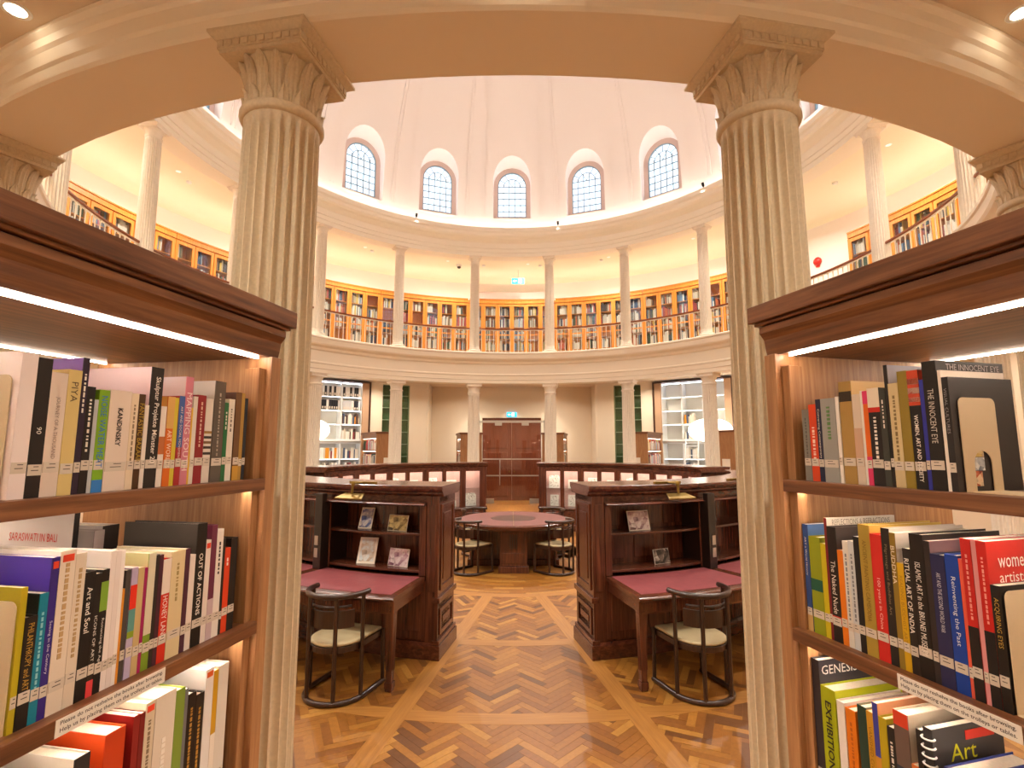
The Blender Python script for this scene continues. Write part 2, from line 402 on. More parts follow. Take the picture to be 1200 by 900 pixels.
for s in range(18):
    vs = []
    for a, ph in vv:
        r = RD*math.cos(R_(ph)); vs.append(pol(r, a+20*s, ZD+RD*math.sin(R_(ph))))
    dm.add(vs, tri)
dm.add([pol(RD*math.cos(R_(88)), a, ZD+RD*math.sin(R_(88))) for a in range(0, 360, 20)], [tuple(range(18))])
dome = struct(dm.build('ceiling_dome', M_DOME, smooth=60), 'rose white dome with arched window niches')
rib = MB()
for w, d in ((4.6/6.8, .0), ):
    for o, dd in ((2.6, .03), (1.7, .055)):
        vs = []; K = 24
        for k in range(K+1):
            ph = 1+ (84-1)*k/K; sgn = o*(1-.35*k/K)
            for a, q in ((-sgn, 0), (-sgn, dd), (sgn, dd), (sgn, 0)):
                r = (RD-q)*math.cos(R_(ph)); vs.append(pol(r, a, ZD+(RD-q)*math.sin(R_(ph))))
        rib.add(vs, [(k*4+i, k*4+i+1, k*4+i+5, k*4+i+4) for k in range(K) for i in range(3)])
rib_me = rib.mesh('rib', M_DOME, 25)
niche = MB()
m = len(hole_in); vs = [(x, 7.05, z) for x, z in hole_in]+[(x, dsurf(x, z), z) for x, z in hole_dome]
niche.add(vs, [(i, (i+1) % m, m+(i+1) % m, m+i) for i in range(m)])
niche_me = niche.mesh('niche_lining', plain('niche_white', '#f4eeee', .8), 40)
for s in range(18):
    obj('rib', rib_me, dome, rot=(0, 0, -R_(s*20+10)))
    obj('niche_lining', niche_me, dome, rot=(0, 0, -R_(s*20)))
# window
def strip_between(a, b, y0, y1, mb):
    n = len(a); vs = [(x, y0, z) for x, z in a]+[(x, y0, z) for x, z in b]+[(x, y1, z) for x, z in a]+[(x, y1, z) for x, z in b]
    fs = []
    for i in range(n):
        j = (i+1) % n; fs += [(i, j, n+j, n+i), (2*n+i, 3*n+i, 3*n+j, 2*n+j), (n+i, n+j, 3*n+j, 3*n+i), (i, 2*n+i, 2*n+j, j)]
    mb.add(vs, fs)
WO = -7.0
win = empty('window_1', (0, 7.0, ZS)); struct(win, 'arched dome window with blue grey glazing bars')
off = (0, -7.0, -ZS)
fr = MB(off); strip_between(arch(WW+.02, ZS-.02, ZSP), arch(.47, ZS+.11, ZSP-.02, top=.49), 6.99, 7.10, fr); fr.build('window_frame', M_FRAMEW, win, smooth=30)
mu = MB(off); g0 = ZS+.11; zt = ZSP-.02
strip_between(arch(.48, g0-.01, zt, top=.50), arch(.445, g0+.03, zt, top=.465), 7.0, 7.05, mu)
for k in range(1, 5): x = -.47+.94*k/5; mu.box(x-.011, x+.011, 7.01, 7.04, g0, zt+(.10 if abs(x) > .2 else .24))
for k in range(1, 6): z = g0+(zt-g0)*k/5; mu.box(-.46, .46, 7.01, 7.04, z-.011, z+.011)
arcp = [(.27*math.cos(math.pi*i/12), 7.025, zt+.27*math.sin(math.pi*i/12)) for i in range(13)]; mu.tube(arcp, .013, 6)
for k in range(1, 6):
    a = math.pi*k/6; mu.tube([(.27*math.cos(a), 7.025, zt+.27*math.sin(a)), (.47*math.cos(a), 7.025, zt+.48*math.sin(a))], .012, 6)
for a in (math.pi/3, 2*math.pi/3): mu.tube([(0, 7.025, zt+.02), (.27*math.cos(a), 7.025, zt+.27*math.sin(a))], .010, 6)
mu.build('glazing_bars', M_MUNT, win, smooth=40)
gp = MB(off); A = arch(.46, g0, zt, top=.48); gp.add([(x, 7.045, z) for x, z in A], [tuple(range(len(A)))]); gp.build('pane', M_GLASSW, win)
for s in range(1, 18):
    c = copy_tree(win, None, pol(7.0, s*20, ZS), -R_(s*20)); c.name = 'window_%d' % (s+1)

# ------------------------------------------------------------------ columns
def shaft_mesh(name, z0, z1, rb, rt, mat, nf=24, dep=.029):
    mb = MB(); K = 8; lev = [(0, 0), (.012, 0), (.022, .7), (.035, 1), (.35, 1), (.7, 1), (.965, 1), (.98, .75), (.99, 0), (1, 0)]; vs = []
    N = nf*K
    for t, fd in lev:
        z = z0+(z1-z0)*t; R = rb+(rt-rb)*(t**1.6)
        for i in range(N):
            u = (i % K)/K; d = 0 if u < .2 else math.sin(math.pi*(u-.125)/.875)**.7*dep*fd
            a = 2*math.pi*i/N; vs.append(((R-d)*math.cos(a), (R-d)*math.sin(a), z))
    fs = [(k*N+i, k*N+(i+1) % N, (k+1)*N+(i+1) % N, (k+1)*N+i) for k in range(len(lev)-1) for i in range(N)]
    fs += [tuple(range(N))[::-1], tuple((len(lev)-1)*N+i for i in range(N))]
    mb.add(vs, fs); return mb.mesh(name, mat, 50)
def rbell(v): return .158+.006*v+.026*v**2.6
def leaf_mesh(h, half, tall, mat):
    mb = MB(); nu, nv = 6, 12; vs = []; z0 = 3.54
    for layer in (0, 1):
        for j in range(nv+1):
            v = j/nv; r = rbell(v*h/.23)
            w = half*(.93 if tall else 1)*(1-(v**9*.5 if tall else v**3*.72))*(1+.06*math.sin(v*44))
            lip = .010*(v**6)
            for i in range(nu+1):
                u = -1+2*i/nu
                rr = r+(.011+(.010 if not tall else 0))*(1-.75*u*u)+.003*math.cos(u*9)+lip if layer == 0 else r-.012
                a = R_(u*w); vs.append((rr*math.sin(a), rr*math.cos(a), z0+v*h-(.012*u*u if v > .6 else 0)))
    n1 = (nu+1)*(nv+1); fs = []
    for j in range(nv):
        for i in range(nu):
            a = j*(nu+1)+i; fs += [(a, a+1, a+nu+2, a+nu+1), (n1+a, n1+a+nu+1, n1+a+nu+2, n1+a+1)]
    for j in range(nv):
        for i in (0, nu): a = j*(nu+1)+i; fs.append((a, a+nu+1, n1+a+nu+1, n1+a))
    for i in range(nu):
        for j in (0, nv): a = j*(nu+1)+i; fs.append((a, a+1, n1+a+1, n1+a))
    mb.add(vs, fs); return mb.mesh('leaf', mat, 45)
base_prof = [(.27,.0),(.27,.06),(.255,.065),(.262,.09),(.255,.12),(.225,.13),(.222,.16),(.235,.175),(.235,.20),(.205,.215),(.195,.24)]
def plinth(mb): mb.box(-.28, .28, -.28, .28, 0, .06); return mb.lathe(base_prof, 32)
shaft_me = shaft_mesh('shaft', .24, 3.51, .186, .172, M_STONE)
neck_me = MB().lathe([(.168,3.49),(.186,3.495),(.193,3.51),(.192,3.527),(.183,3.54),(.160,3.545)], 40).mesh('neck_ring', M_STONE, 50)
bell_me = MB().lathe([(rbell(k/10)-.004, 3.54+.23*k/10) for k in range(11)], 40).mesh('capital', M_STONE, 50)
ab = MB(); ab.frust(.205, .205, 3.77, 3.79); ab.frust(.212, .212, 3.79, 3.832); ab.frust(.216, .245, 3.832, 3.856); ab.frust(.245, .245, 3.856, 3.869)
ab_me = ab.mesh('abacus', M_STONE)
den = MB()
for k in range(4):
    den.M = Matrix.Rotation(math.pi/2*k, 4, 'Z')
    for i in range(10): x = -.19+.38*i/9; den.box(x-.012, x+.012, -.219, -.211, 3.796, 3.826)
den_me = den.mesh('carved_band', M_STONE)
leaf_t, leaf_s = leaf_mesh(.226, 10.8, True, M_STONE), leaf_mesh(.075, 11.0, False, M_STONE)
base_me = plinth(MB()).mesh('base', M_STONE, 40)
def rich_column(a, label):
    o = empty('column', pol(RR, a), -R_(a), label, 'column', 'lower ring of fluted columns')
    obj('base', base_me, o); obj('shaft', shaft_me, o); obj('neck_ring', neck_me, o)
    cp = obj('capital', bell_me, o)
    for k in range(16):
        obj('leaf', leaf_t, cp, rot=(0, 0, R_(22.5*k))); obj('leaf', leaf_s, cp, rot=(0, 0, R_(22.5*k+11.25)))
    b = obj('abacus', ab_me, o); tag(obj('carved_band', den_me, b), kind='stuff')
    return o
rich_column(190, 'cream fluted stone column with leaf capital behind the bookcase holding the purple book')
rich_column(170, 'cream fluted stone column with leaf capital behind the bookcase holding the spiral-bound book')
rich_column(210, 'cream stone column, only its leaf capital showing above the purple-book bookcase')
rich_column(150, 'cream stone column, only its leaf capital showing above the spiral-book bookcase')
# plainer columns
cap = MB(); cap.lathe([(.168,3.555),(.19,3.57),(.19,3.60),(.168,3.61),(.17,3.66),(.18,3.71),(.205,3.76),(.215,3.775)], 28)
cap.frust(.215, .215, 3.775, 3.83); cap.frust(.22, .245, 3.83, 3.869)
farcol = empty('column', pol(RR, 10), -R_(10), 'slender cream fluted column of the lower ring across the hall', 'column', 'lower columns across the hall')
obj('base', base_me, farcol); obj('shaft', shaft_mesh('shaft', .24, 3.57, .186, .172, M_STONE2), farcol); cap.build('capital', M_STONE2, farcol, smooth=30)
for s in range(1, 18):
    a = s*20+10
    if a in (150, 170, 190, 210): continue
    copy_tree(farcol, None, pol(RR, a), -R_(a))
Z2 = 4.82
up = empty('column', pol(RR, 10, Z2), -R_(10), 'slender cream gallery column rising from the balcony between the railings', 'column', 'upper columns of the gallery')
b2 = MB(); b2.box(-.2, .2, -.2, .2, 0, .05); b2.lathe([(.20,.05),(.205,.08),(.19,.10),(.175,.11),(.18,.135),(.158,.15)], 24); b2.build('base', M_STONE2, up, smooth=40)
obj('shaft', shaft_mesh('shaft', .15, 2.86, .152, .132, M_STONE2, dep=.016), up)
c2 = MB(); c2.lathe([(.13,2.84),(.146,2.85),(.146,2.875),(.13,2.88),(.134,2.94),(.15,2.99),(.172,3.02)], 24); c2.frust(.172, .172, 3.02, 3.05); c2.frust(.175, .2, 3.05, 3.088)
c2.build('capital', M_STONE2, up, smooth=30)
for s in range(1, 18): copy_tree(up, None, pol(RR, s*20+10, Z2), -R_(s*20+10))

# ------------------------------------------------------------------ gallery railings
bal_me = MB().lathe([(.014,0),(.014,.03),(.009,.05),(.009,.70),(.014,.72),(.014,.75)], 6).mesh('baluster', plain('baluster_white', '#efe4d2', .4), 40)
ro = (0, -RR, -Z2)
rail = empty('balcony_railing', (0, RR, Z2), 0, 'balcony railing with thin white balusters and dark wooden handrail below the teal exit sign', 'railing', 'gallery railings')
MB(ro).sweep([(RR-.035, Z2+.78), (RR-.03, Z2+.81), (RR+.03, Z2+.81), (RR+.035, Z2+.78), (RR+.025, Z2+.765), (RR-.025, Z2+.765)], -8.7, 8.7, 16).build('handrail', M_RAIL, rail, smooth=30)
MB(ro).arc(RR-.012, RR+.012, Z2+.745, Z2+.765, -8.7, 8.7, 16).build('top_bar', plain('baluster_white', '#efe4d2'), rail)
MB(ro).arc(RR-.014, RR+.014, Z2+.0, Z2+.03, -8.7, 8.7, 16).build('bottom_bar', plain('baluster_dark', '#5a3420'), rail)
for k in range(16):
    a = -8.1+16.2*k/15; x, y, z = pol(RR, a); obj('baluster', bal_me, rail, loc=(x, y-RR, 0))
for s in range(-6, 7):
    if s: copy_tree(rail, None, pol(RR, s*20, Z2), -R_(s*20), label='white balcony railing with dark handrail, %s from the teal exit sign, %s side' % (ordn(abs(s)), 'ladder' if s > 0 else 'binder'))

# ------------------------------------------------------------------ gallery bookcases
RB = 8.75; bo = (0, -RB, -4.80); ZT = 7.12
gb = empty('gallery_bookcase', (0, RB, 4.80), 0, 'orange teak glazed bookcase full of books behind the teal exit sign', 'bookcase', 'glazed gallery bookcases')
bd = MB(bo); bd.arc(RB+.30, RB+.34, 4.80, ZT, -9.95, 9.95, 10); bd.arc(RB+.02, RB+.30, 4.80, 4.90, -9.95, 9.95, 10); bd.arc(RB-.04, RB+.34, ZT-.12, ZT, -9.95, 9.95, 10); bd.arc(RB-.06, RB+.34, ZT, ZT+.03, -9.95, 9.95, 10)
bd.build('body', M_ORANGE, gb)
for k in range(7): a = -9.95+19.9*k/6; MB(bo).arc(RB, RB+.30, 4.9, ZT-.12, a-.18, a+.18, 1).build('upright', M_ORANGE, gb)
GS = [4.90+.42*k for k in range(5)]
for z in GS[1:]: MB(bo).arc(RB+.05, RB+.30, z-.02, z, -9.9, 9.9, 10).build('shelf', M_ORANGE, gb)
dw = R_(19.9/6)*RB/2-.012
dr = MB(); st = .062
for x0, x1, z0, z1 in ((-dw, -dw+st, .11, 2.19), (dw-st, dw, .11, 2.19), (-dw+st, dw-st, .11, .20), (-dw+st, dw-st, 2.10, 2.19), (-dw+st, dw-st, 1.05, 1.09)): dr.box(x0, x1, -.02, .015, z0, z1)
dr_me = dr.mesh('door', M_ORANGE); pn_me = MB().box(-dw+st, dw-st, -.004, 0, .20, 2.10).mesh('pane', M_GLASS); kn_me = MB().lathe([(.004,0),(.011,.008),(.009,.02)], 8).mesh('knob', M_BRASS)
for k in range(6):
    a = -9.95+19.9*(k+.5)/6; x, y, z = pol(RB, a); d = obj('door', dr_me, gb, loc=(x, y-RB, 0), rot=(0, 0, -R_(a)))
    obj('pane', pn_me, d); obj('knob', kn_me, d, loc=(dw-.03, -.02, 1.0), rot=(R_(90), 0, 0))
BAYS = [s for s in range(-6, 7) if s != 3]
for s in BAYS:
    if s: copy_tree(gb, None, pol(RB, s*20, 4.80), -R_(s*20), label='orange teak glazed bookcase, %s bay from the teal exit sign towards the %s shelving' % (ordn(abs(s)), 'ladder' if s > 0 else 'binder'))
BC = ['#efe9de','#e2d8c8','#e8e0d2','#d9cfbf','#8a2f28','#2f3f5e','#3d5a45','#b3a88f','#c9622e','#30292a','#e9e4da','#6d8fb5','#b8474b','#d8b64c','#7a6a55','#4b4a55','#efe9df','#94795a','#cfc7bb']
far_books = MB()
for s in BAYS:
    for d in range(6):
        a0 = s*20-9.95+19.9*d/6+.35; a1 = s*20-9.95+19.9*(d+1)/6-.35
        for z in GS:
            if rnd.random() < .07: continue
            a = a0; end = a1-(rnd.uniform(.3, 1.4) if rnd.random() < .35 else 0); tone = rnd.choice(BC)
            while a < end:
                w = rnd.uniform(.022, .055)/RB*57.3; h = rnd.uniform(.22, .36); c = tone if rnd.random() < .35 else rnd.choice(BC)
                far_books.tint = lin(c); far_books.arc(RB+.07, RB+.07+rnd.uniform(.16, .21), z, z+h, a, min(a+w*.96, end), 1); a += w
# raised strip above the middle bookcase
struct(MB().arc(9.15, 9.4, 7.30, 7.55, -7.5, 7.5, 10).build('trim_3', plain('grey_rose_panel', '#c9b3ad', .7)))

# ------------------------------------------------------------------ small radial bookcases of the lower walk
def small_case(a, label, r0=7.45):
    o = empty('radial_bookcase', pol(r0, a), -R_(a), label, 'bookcase', 'lit walnut bookcases standing out from the wall like spokes')
    W2, Ln, T = .34, 1.75, 2.40
    MB().box(-W2, W2, 0, .05, 0, T-.06).build('end_panel', M_WALZ, o); MB().box(-W2, W2, Ln-.05, Ln, 0, T-.06).build('end_panel', M_WALZ, o)
    t = MB(); t.box(-W2-.03, W2+.03, -.03, Ln+.03, T-.06, T); t.box(-W2, W2, .05, Ln-.05, T-.2, T-.06); t.build('cornice', M_WALX, o)
    MB().box(-.012, .012, .05, Ln-.05, .1, T-.2).build('middle_panel', M_WALZ, o)
    for z in (.144, .571, .998, 1.425, 1.852):
        MB().box(-W2, W2, .05, Ln-.05, z-.036, z).build('shelf', M_WALX, o)
    for z in (2.195, 1.811, 1.384): 
        for sx in (-1, 1): MB().box(sx*(W2-.06), sx*(W2-.04), .06, Ln-.06, z-.004, z+.004).build('light_strip', emit('led_small_case', '#ffead2', 7), o)
    nt = empty('paper_notice', pol(r0-.002, a, 1.35), -R_(a), 'white paper notice taped on the end of '+label.split(' ', 1)[1], 'notice', 'notices on bookcase ends')
    MB().box(-.11, .11, -.004, -.001, 0, .28).build('sheet', M_PAPER, nt); MB().box(-.08, .08, -.0045, -.004, .06, .07).build('print', M_INK, nt)
    for sx in (-1, 1):
        for z in (.571, .998, 1.425, 1.852):
            y = .07
            while y < Ln-.12:
                w = rnd.uniform(.015, .05); far_books.tint = lin(rnd.choice(BC)); h = rnd.uniform(.20, .33)
                far_books.M = Matrix.Translation(pol(r0, a)) @ Matrix.Rotation(-R_(a), 4, 'Z')
                far_books.box(sx*(W2-.03), sx*(W2-.03-rnd.uniform(.16, .24)), y, y+w*.97, z, z+h); y += w
                if rnd.random() < .04: y += rnd.uniform(.05, .2)
    far_books.M = None
small_case(10, 'walnut bookcase beside the double doors, ladder side')
small_case(350, 'walnut bookcase beside the double doors, binder side')
small_case(30, 'walnut bookcase beside the white shelves with the ladder')
small_case(330, 'walnut bookcase beside the white shelves with the binders')
small_case(50, 'walnut bookcase beyond the white shelves with the ladder')
small_case(310, 'walnut bookcase beyond the white shelves with the binders')
small_case(150, 'walnut bookcase seen through the spiral-book bookcase')
small_case(210, 'walnut bookcase seen through the purple-book bookcase')
tag(far_books.build('books', M_BOOKS), 'many small books filling the gallery bookcases and the bookcases along the walk', 'books', kind='stuff')

# ------------------------------------------------------------------ white shelf niches with binders, books and ladder
ROWS = [.10, .55, 1.10, 1.58, 2.20, 2.70, 3.15, 3.60]
def niche_unit(a, binder):
    nm = 'binders' if binder else 'ladder'
    yb = 9.6*math.cos(R_(7.45)); hw = 9.6*math.sin(R_(7.45))
    o = empty('white_shelving', pol(yb, a), -R_(a), 'tall white metal wall shelving with %s' % ('black and white binders on its top shelves' if binder else 'a white ladder leaning on it'), 'shelving')
    MB().box(-hw, hw, .42, .45, 0, 4.08).build('back_panel', plain('niche_back', '#d8d5cb', .6), o)
    f = MB(); f.box(-hw-.05, -hw, -.06, .45, 0, 4.13); f.box(hw, hw+.05, -.06, .45, 0, 4.13); f.box(-hw, hw, -.06, .45, 4.08, 4.13); f.build('frame', wood('niche_frame_brown', '#2a150b', '#3c2012', '#4b2a18', 'Z', 2), o)
    f = MB(); f.box(-hw, -hw+.22, -.02, .42, 0, 4.08); f.box(hw-.22, hw, -.02, .42, 0, 4.08); f.build('side_lining', plain('niche_side_tan', '#b9977a', .5), o)
    f = hw-.22; cw = 2*f/3
    for k in range(4): x = -f+cw*k; MB().box(x-.02, x+.02, .03, .42, 0, 4.06).build('upright', M_WHITE, o)
    for z in ROWS: 
        for k in range(3): MB().box(-f+cw*k+.02, -f+cw*(k+1)-.02, .04, .42, z-.03, z).build('shelf', M_WHITE, o)
    MB().box(-f, f, .02, .04, 2.06, 2.17).build('rail_panel', M_WHITE, o); MB().box(-f, f, -.0, .02, 2.10, 2.13).build('ladder_rail', M_STEEL, o)
    MB().box(-f, f, .06, .10, 4.03, 4.05).build('light_strip', M_LEDN, o)
    for k in range(3):
        for z in ROWS[3:]: MB().box(-f+cw*k+.05, -f+cw*(k+1)-.05, .05, .06, z-.036, z-.03).build('light_strip', M_LEDN, o)
    cells = []; RN = {7: 'top shelf', 6: 'second shelf from top', 5: 'third shelf from top', 4: 'fourth shelf from top', 3: 'fifth shelf from top', 2: 'sixth shelf from top'}
    vis = (1, 2) if a > 180 else (0, 1)
    for k in vis:
        for i, z in enumerate(ROWS[2:], 2):
            if binder:
                if k == 1 and i in (4, 5): continue
                cells.append((k, z, 'binder' if i >= 6 else 'book', 1.0))
            elif k == 1 and i in (2, 3, 4, 5): cells.append((k, z, 'book', .62))
            elif k == 1 and i == 6: continue
    for k, z, kind, fill in cells:
        x = -f+cw*k+.05; end = x+(cw-.1)*fill; pal = ['#20232b', '#20232b', '#2b2f3a', '#c8c9cc', '#e6e4e0'] if kind == 'binder' else (['#e9e6de', '#8c3b3f', '#d8932d', '#4c5d7a', '#e3ddd0', '#5c4a45', '#cfc6b4', '#e9e6de', '#e3ddd0'])
        seq = []
        while x < end-.03:
            w = .075 if kind == 'binder' else rnd.choice((.04, .055, .07)); h = .32 if kind == 'binder' else rnd.choice((.24, .29, .34)); c = rnd.choice(pal)
            mk = (kind, w, h)
            if mk not in SHB:
                b = MB(); b.box(0, w*.94, 0, .22, 0, h); b.cur = 1; b.box(.004, w*.94-.004, .004, .224, .004, h+.0015)
                if kind == 'binder': b.cur = 2; b.box(w*.2, w*.75, -.002, 0, h*.1, h*.34)
                SHB[mk] = b
            key = mk+(c,)
            if key not in SHM: SHM[key] = SHB[mk].mesh(kind, [cover(c), M_PAGES, M_TAGW])
            px, py, pz = pol(yb, a); v = Matrix.Rotation(-R_(a), 4, 'Z') @ Vector((x, .08, z))
            cn = NAMES[c]
            tag(obj(kind, SHM[key], None, loc=(px+v.x, py+v.y, z), rot=(0, 0, -R_(a))),
                None, kind, '%ss on the white shelving with the %s' % (kind, nm)); seq.append((COL.objects[-1], cn))
            x += w
        for i, (ob, cn) in enumerate(seq if a < 180 else seq[::-1]):
            ob['label'] = '%s %s, %s in %s column, %s, white shelving with %s' % (cn, 'ring binder' if kind == 'binder' else 'book', ordn(i+1), 'middle' if k == 1 else 'door-side', RN[ROWS.index(z)], nm)
    return o
SHB, SHM = {}, {}
NAMES = {'#20232b': 'black', '#e6e4e0': 'white', '#2b2f3a': 'dark blue', '#c8c9cc': 'pale grey', '#e9e6de': 'white', '#8c3b3f': 'wine red', '#d8932d': 'orange', '#4c5d7a': 'slate blue', '#e3ddd0': 'cream', '#5c4a45': 'brown', '#cfc6b4': 'beige', '#e6c63f': 'yellow'}
niche_unit(322.25, True); niche_unit(37.75, False)
# ladder
lx, ly, _ = pol(9.6*math.cos(R_(7.45))-.02, 37.6)
lad = empty('ladder', (lx, ly, 0), -R_(37.75), 'white ladder hooked on the rail of the white shelving', 'ladder')
for s in (-1, 1): MB().add([], []) or MB().tube([(s*.22, -.42, 0), (s*.20, -.03, 2.16)], .022, 6).build('ladder_side', M_WHITE, lad)
for k in range(7): t = (k+.6)/7.2; MB().box(-.20, .20, -.42+.39*t-.03, -.42+.39*t+.03, 2.16*t-.012, 2.16*t+.012).build('rung', M_WHITE, lad)
# big glowing pendants
for a, lb in ((43.4, 'white shelving with the ladder'), (315.4, 'white shelving with the binders')):
    p = empty('pendant_lamp', pol(8.55, a, 2.1), -R_(a), 'large glowing white pebble shaped pendant lamp before the '+lb, 'lamp')
    mb = MB(); prof = [(.02, 0)]+[(.62*math.sin(math.pi*k/14)**.8, .34-.34*math.cos(math.pi*k/14)) for k in range(1, 14)]+[(.02, .68)]
    mb.lathe(prof, 32); mb.build('shade', M_PEND, p, smooth=60); MB().tube([(0, 0, .68), (0, 0, ZC-2.1)], .006, 6).build('cord', M_WHITE, p)

# ------------------------------------------------------------------ double doors with glass doors before them
dd = empty('door_1', (0, 10.12, 0)); struct(dd, 'tall red brown wooden double doors')
MB().box(-1.09, 1.09, .0, .12, 2.93, 3.02).build('door_head', M_DOOR, dd)
for s in (-1, 1):
    lf = MB().box(min(s*.004, s*1.085), max(s*.004, s*1.085), .03, .09, 0, 2.93).build('door_leaf', M_DOOR, dd)
    for z0, z1 in ((.15, .75), (.9, 1.75), (1.9, 2.78)): MB().box(s*.16, s*.92, .012, .03, z0, z1).build('panel', M_DOOR, lf, bev=.008)
    MB().lathe([(.02,0),(.03,.02),(.012,.05)], 10).build('door_handle', M_BRASS, lf, loc=(s*.09, .03, 1.05), rot=(R_(90), 0, 0))
gd = empty('door_2', (0, 9.2, 0)); struct(gd, 'frameless glass doors with steel rails before the wooden doors')
for s in (-1, 1):
    lf = MB().box(s*.01, s*1.12, 0, .012, .03, 2.78).build('pane', M_GLASS, gd)
    MB().box(s*.01, s*1.12, -.012, .024, 1.50, 1.545).build('steel_rail', M_STEEL, gd); MB().box(s*.01, s*1.12, -.012, .024, .93, .97).build('steel_rail', M_STEEL, gd)
    MB().box(s*.35, s*.6, -.02, .03, 2.70, 2.80).build('hinge_patch', M_STEEL, gd); MB().box(s*.62, s*1.12, -.03, .04, 0, .16).build('floor_box', M_STEEL, gd)
MB().tube([(-.42, -.06, .62), (-.42, -.06, 1.55)], .018, 8).build('door_handle', M_STEEL, gd)
MB().box(-1.25, 1.25, -.03, .05, 2.80, 2.88).build('head_rail', M_STEEL, gd)
for s in (-1, 1): MB().box(s*1.13, s*1.19, -.03, .05, 0, 2.88).build('post', M_STEEL, gd)

def exit_sign(loc, rz, w, label, mt, hang=0):
    o = empty('exit_sign', loc, rz, label, 'sign'); MB().box(-w/2, w/2, 0, .04, 0, w*.45).build('sign_panel', mt, o)
    g = MB(); h = w*.45
    g.box(w*.02, w*.26, -.003, 0, h*.12, h*.88); g.box(-w*.36, -w*.14, -.003, 0, h*.42, h*.56); g.add([(-w*.42, -.002, h*.49), (-w*.28, -.002, h*.25), (-w*.28, -.002, h*.73)], [(0, 1, 2)]); g.build('arrow_and_door', M_EWHITE, o)
    r = MB(); r.lathe([(.001,0),(.012,.012),(.001,.024)], 8, w*.14, -.006); r.box(w*.12, w*.16, -.007, -.004, h*.25, h*.6); r.build('running_figure', mt, o)
    if hang: MB().box(-.006, .006, .01, .02, h, h+hang).build('hanger', M_STEEL, o)
exit_sign((0, 10.01, 3.06), 0, .36, 'glowing blue exit sign above the wooden double doors', M_BLUEX)
exit_sign((.22, 8.3, 7.60), 0, .44, 'glowing teal exit sign hanging from the gallery ceiling', M_TEAL, 8.10-7.60-.44*.45)
x, y, z = pol(9.38, 62.2, 6.95)
bell = empty('fire_bell', (x, y, z), -R_(62.2), 'round red fire alarm bell on the gallery wall', 'alarm bell')
MB().lathe([(.11,0),(.11,.03),(.08,.06),(.02,.075)], 24).build('gong', M_RED, bell, smooth=40, rot=(R_(90), 0, 0)); MB().box(-.05, .05, -.012, .0, -.16, -.11).build('box', M_RED, bell)
cm = empty('dome_camera', pol(8.0, 347, 8.02), 0, 'black dome security camera under the gallery ceiling', 'camera')
MB().lathe([(.09,.08),(.09,.05),(.07,.0)], 20).build('housing', M_WHITE, cm, smooth=40); MB().lathe([(.01,-.06),(.05,-.045),(.068,0)], 20).build('lens_dome', M_BLACK, cm, smooth=50)
for i, a in enumerate((326, 353, 7, 22, 287, 73)):
    sd = empty('smoke_detector', pol(7.9, a, 8.05), 0, 'small white smoke detector under the cream gallery ceiling', 'detector', 'smoke detectors on the gallery ceiling')
    MB().lathe([(.03,0),(.055,.012),(.06,.05)], 16).build('body', M_WHITE, sd, smooth=40)

# ------------------------------------------------------------------ lamps of the place, with added fill downlights
def area_lamp(parent, loc, size, power, col, rot=(0, 0, 0), spread=None):
    d = bpy.data.lights.new('lamp', 'AREA'); d.shape = 'DISK'; d.size = size; d.energy = power; d.color = col
    if spread: d.spread = R_(spread)
    o = bpy.data.objects.new('lamp_light', d); COL.objects.link(o); o.parent = parent; o.location = loc; o.rotation_euler = rot
    return o
ring_me = MB().sweep([(.045,-.004),(.062,-.006),(.066,0),(.045,.0)], 0, 360, 24).mesh('trim_ring', M_WHITE, 40)
glow_me = MB().lathe([(.001,-.0015),(.044,-.0025),(.044,0)], 24).mesh('lens', M_LAMP)
for r, st in ((7.11, 10), (8.6, 10)):
    for s in range(18):
        a = s*20+((1.3 if s > 9 else -1.3 if s < 9 else 0) if r < 8 else 10)
        o = empty('downlight', pol(r, a, ZC), 0, 'small round recessed downlight in the beige ceiling', 'downlight', 'recessed downlights of the lower walk')
        obj('trim_ring', ring_me, o); obj('lens', glow_me, o); area_lamp(o, (0, 0, -.01), .09, L_AMB*(.35 if r < 8 else 1.45), (1, .87, .71), spread=38 if r < 8 else 150)
glow2_me = MB().lathe([(.001,-.0015),(.044,-.0025),(.044,0)], 24).mesh('lens', emit('added_lens_glow', '#fff0d4', .55))  # lens of the added gallery lights, dimmed to near ceiling tone
for s in range(18):  # fill lights added to brighten the gallery bookcase fronts
    o = empty('added_gallery_light', pol(7.75, s*20+4, 8.10), 0, 'small round added fill downlight in the cream gallery ceiling', 'downlight', 'added fill downlights of the gallery')
    obj('trim_ring', ring_me, o); obj('lens', glow2_me, o); area_lamp(o, (0, 0, -.01), .09, L_AMB*2.2, (1, .92, .80), spread=150)
for x in (-1.3, 0, 1.3):  # fill lights added to brighten the doors in the recess
    o = empty('added_recess_light', (x, 9.3, ZC), 0, 'small round added fill downlight over the double doors', 'downlight', 'added fill downlights over the double doors')
    obj('trim_ring', ring_me, o); obj('lens', glow_me, o); area_lamp(o, (0, 0, -.01), .09, L_AMB*.6, (1, .87, .71), spread=80)
spot_me = MB().lathe([(.022,0),(.035,.02),(.035,.10),(.02,.11)], 12).mesh('can', M_BLACK, 40)
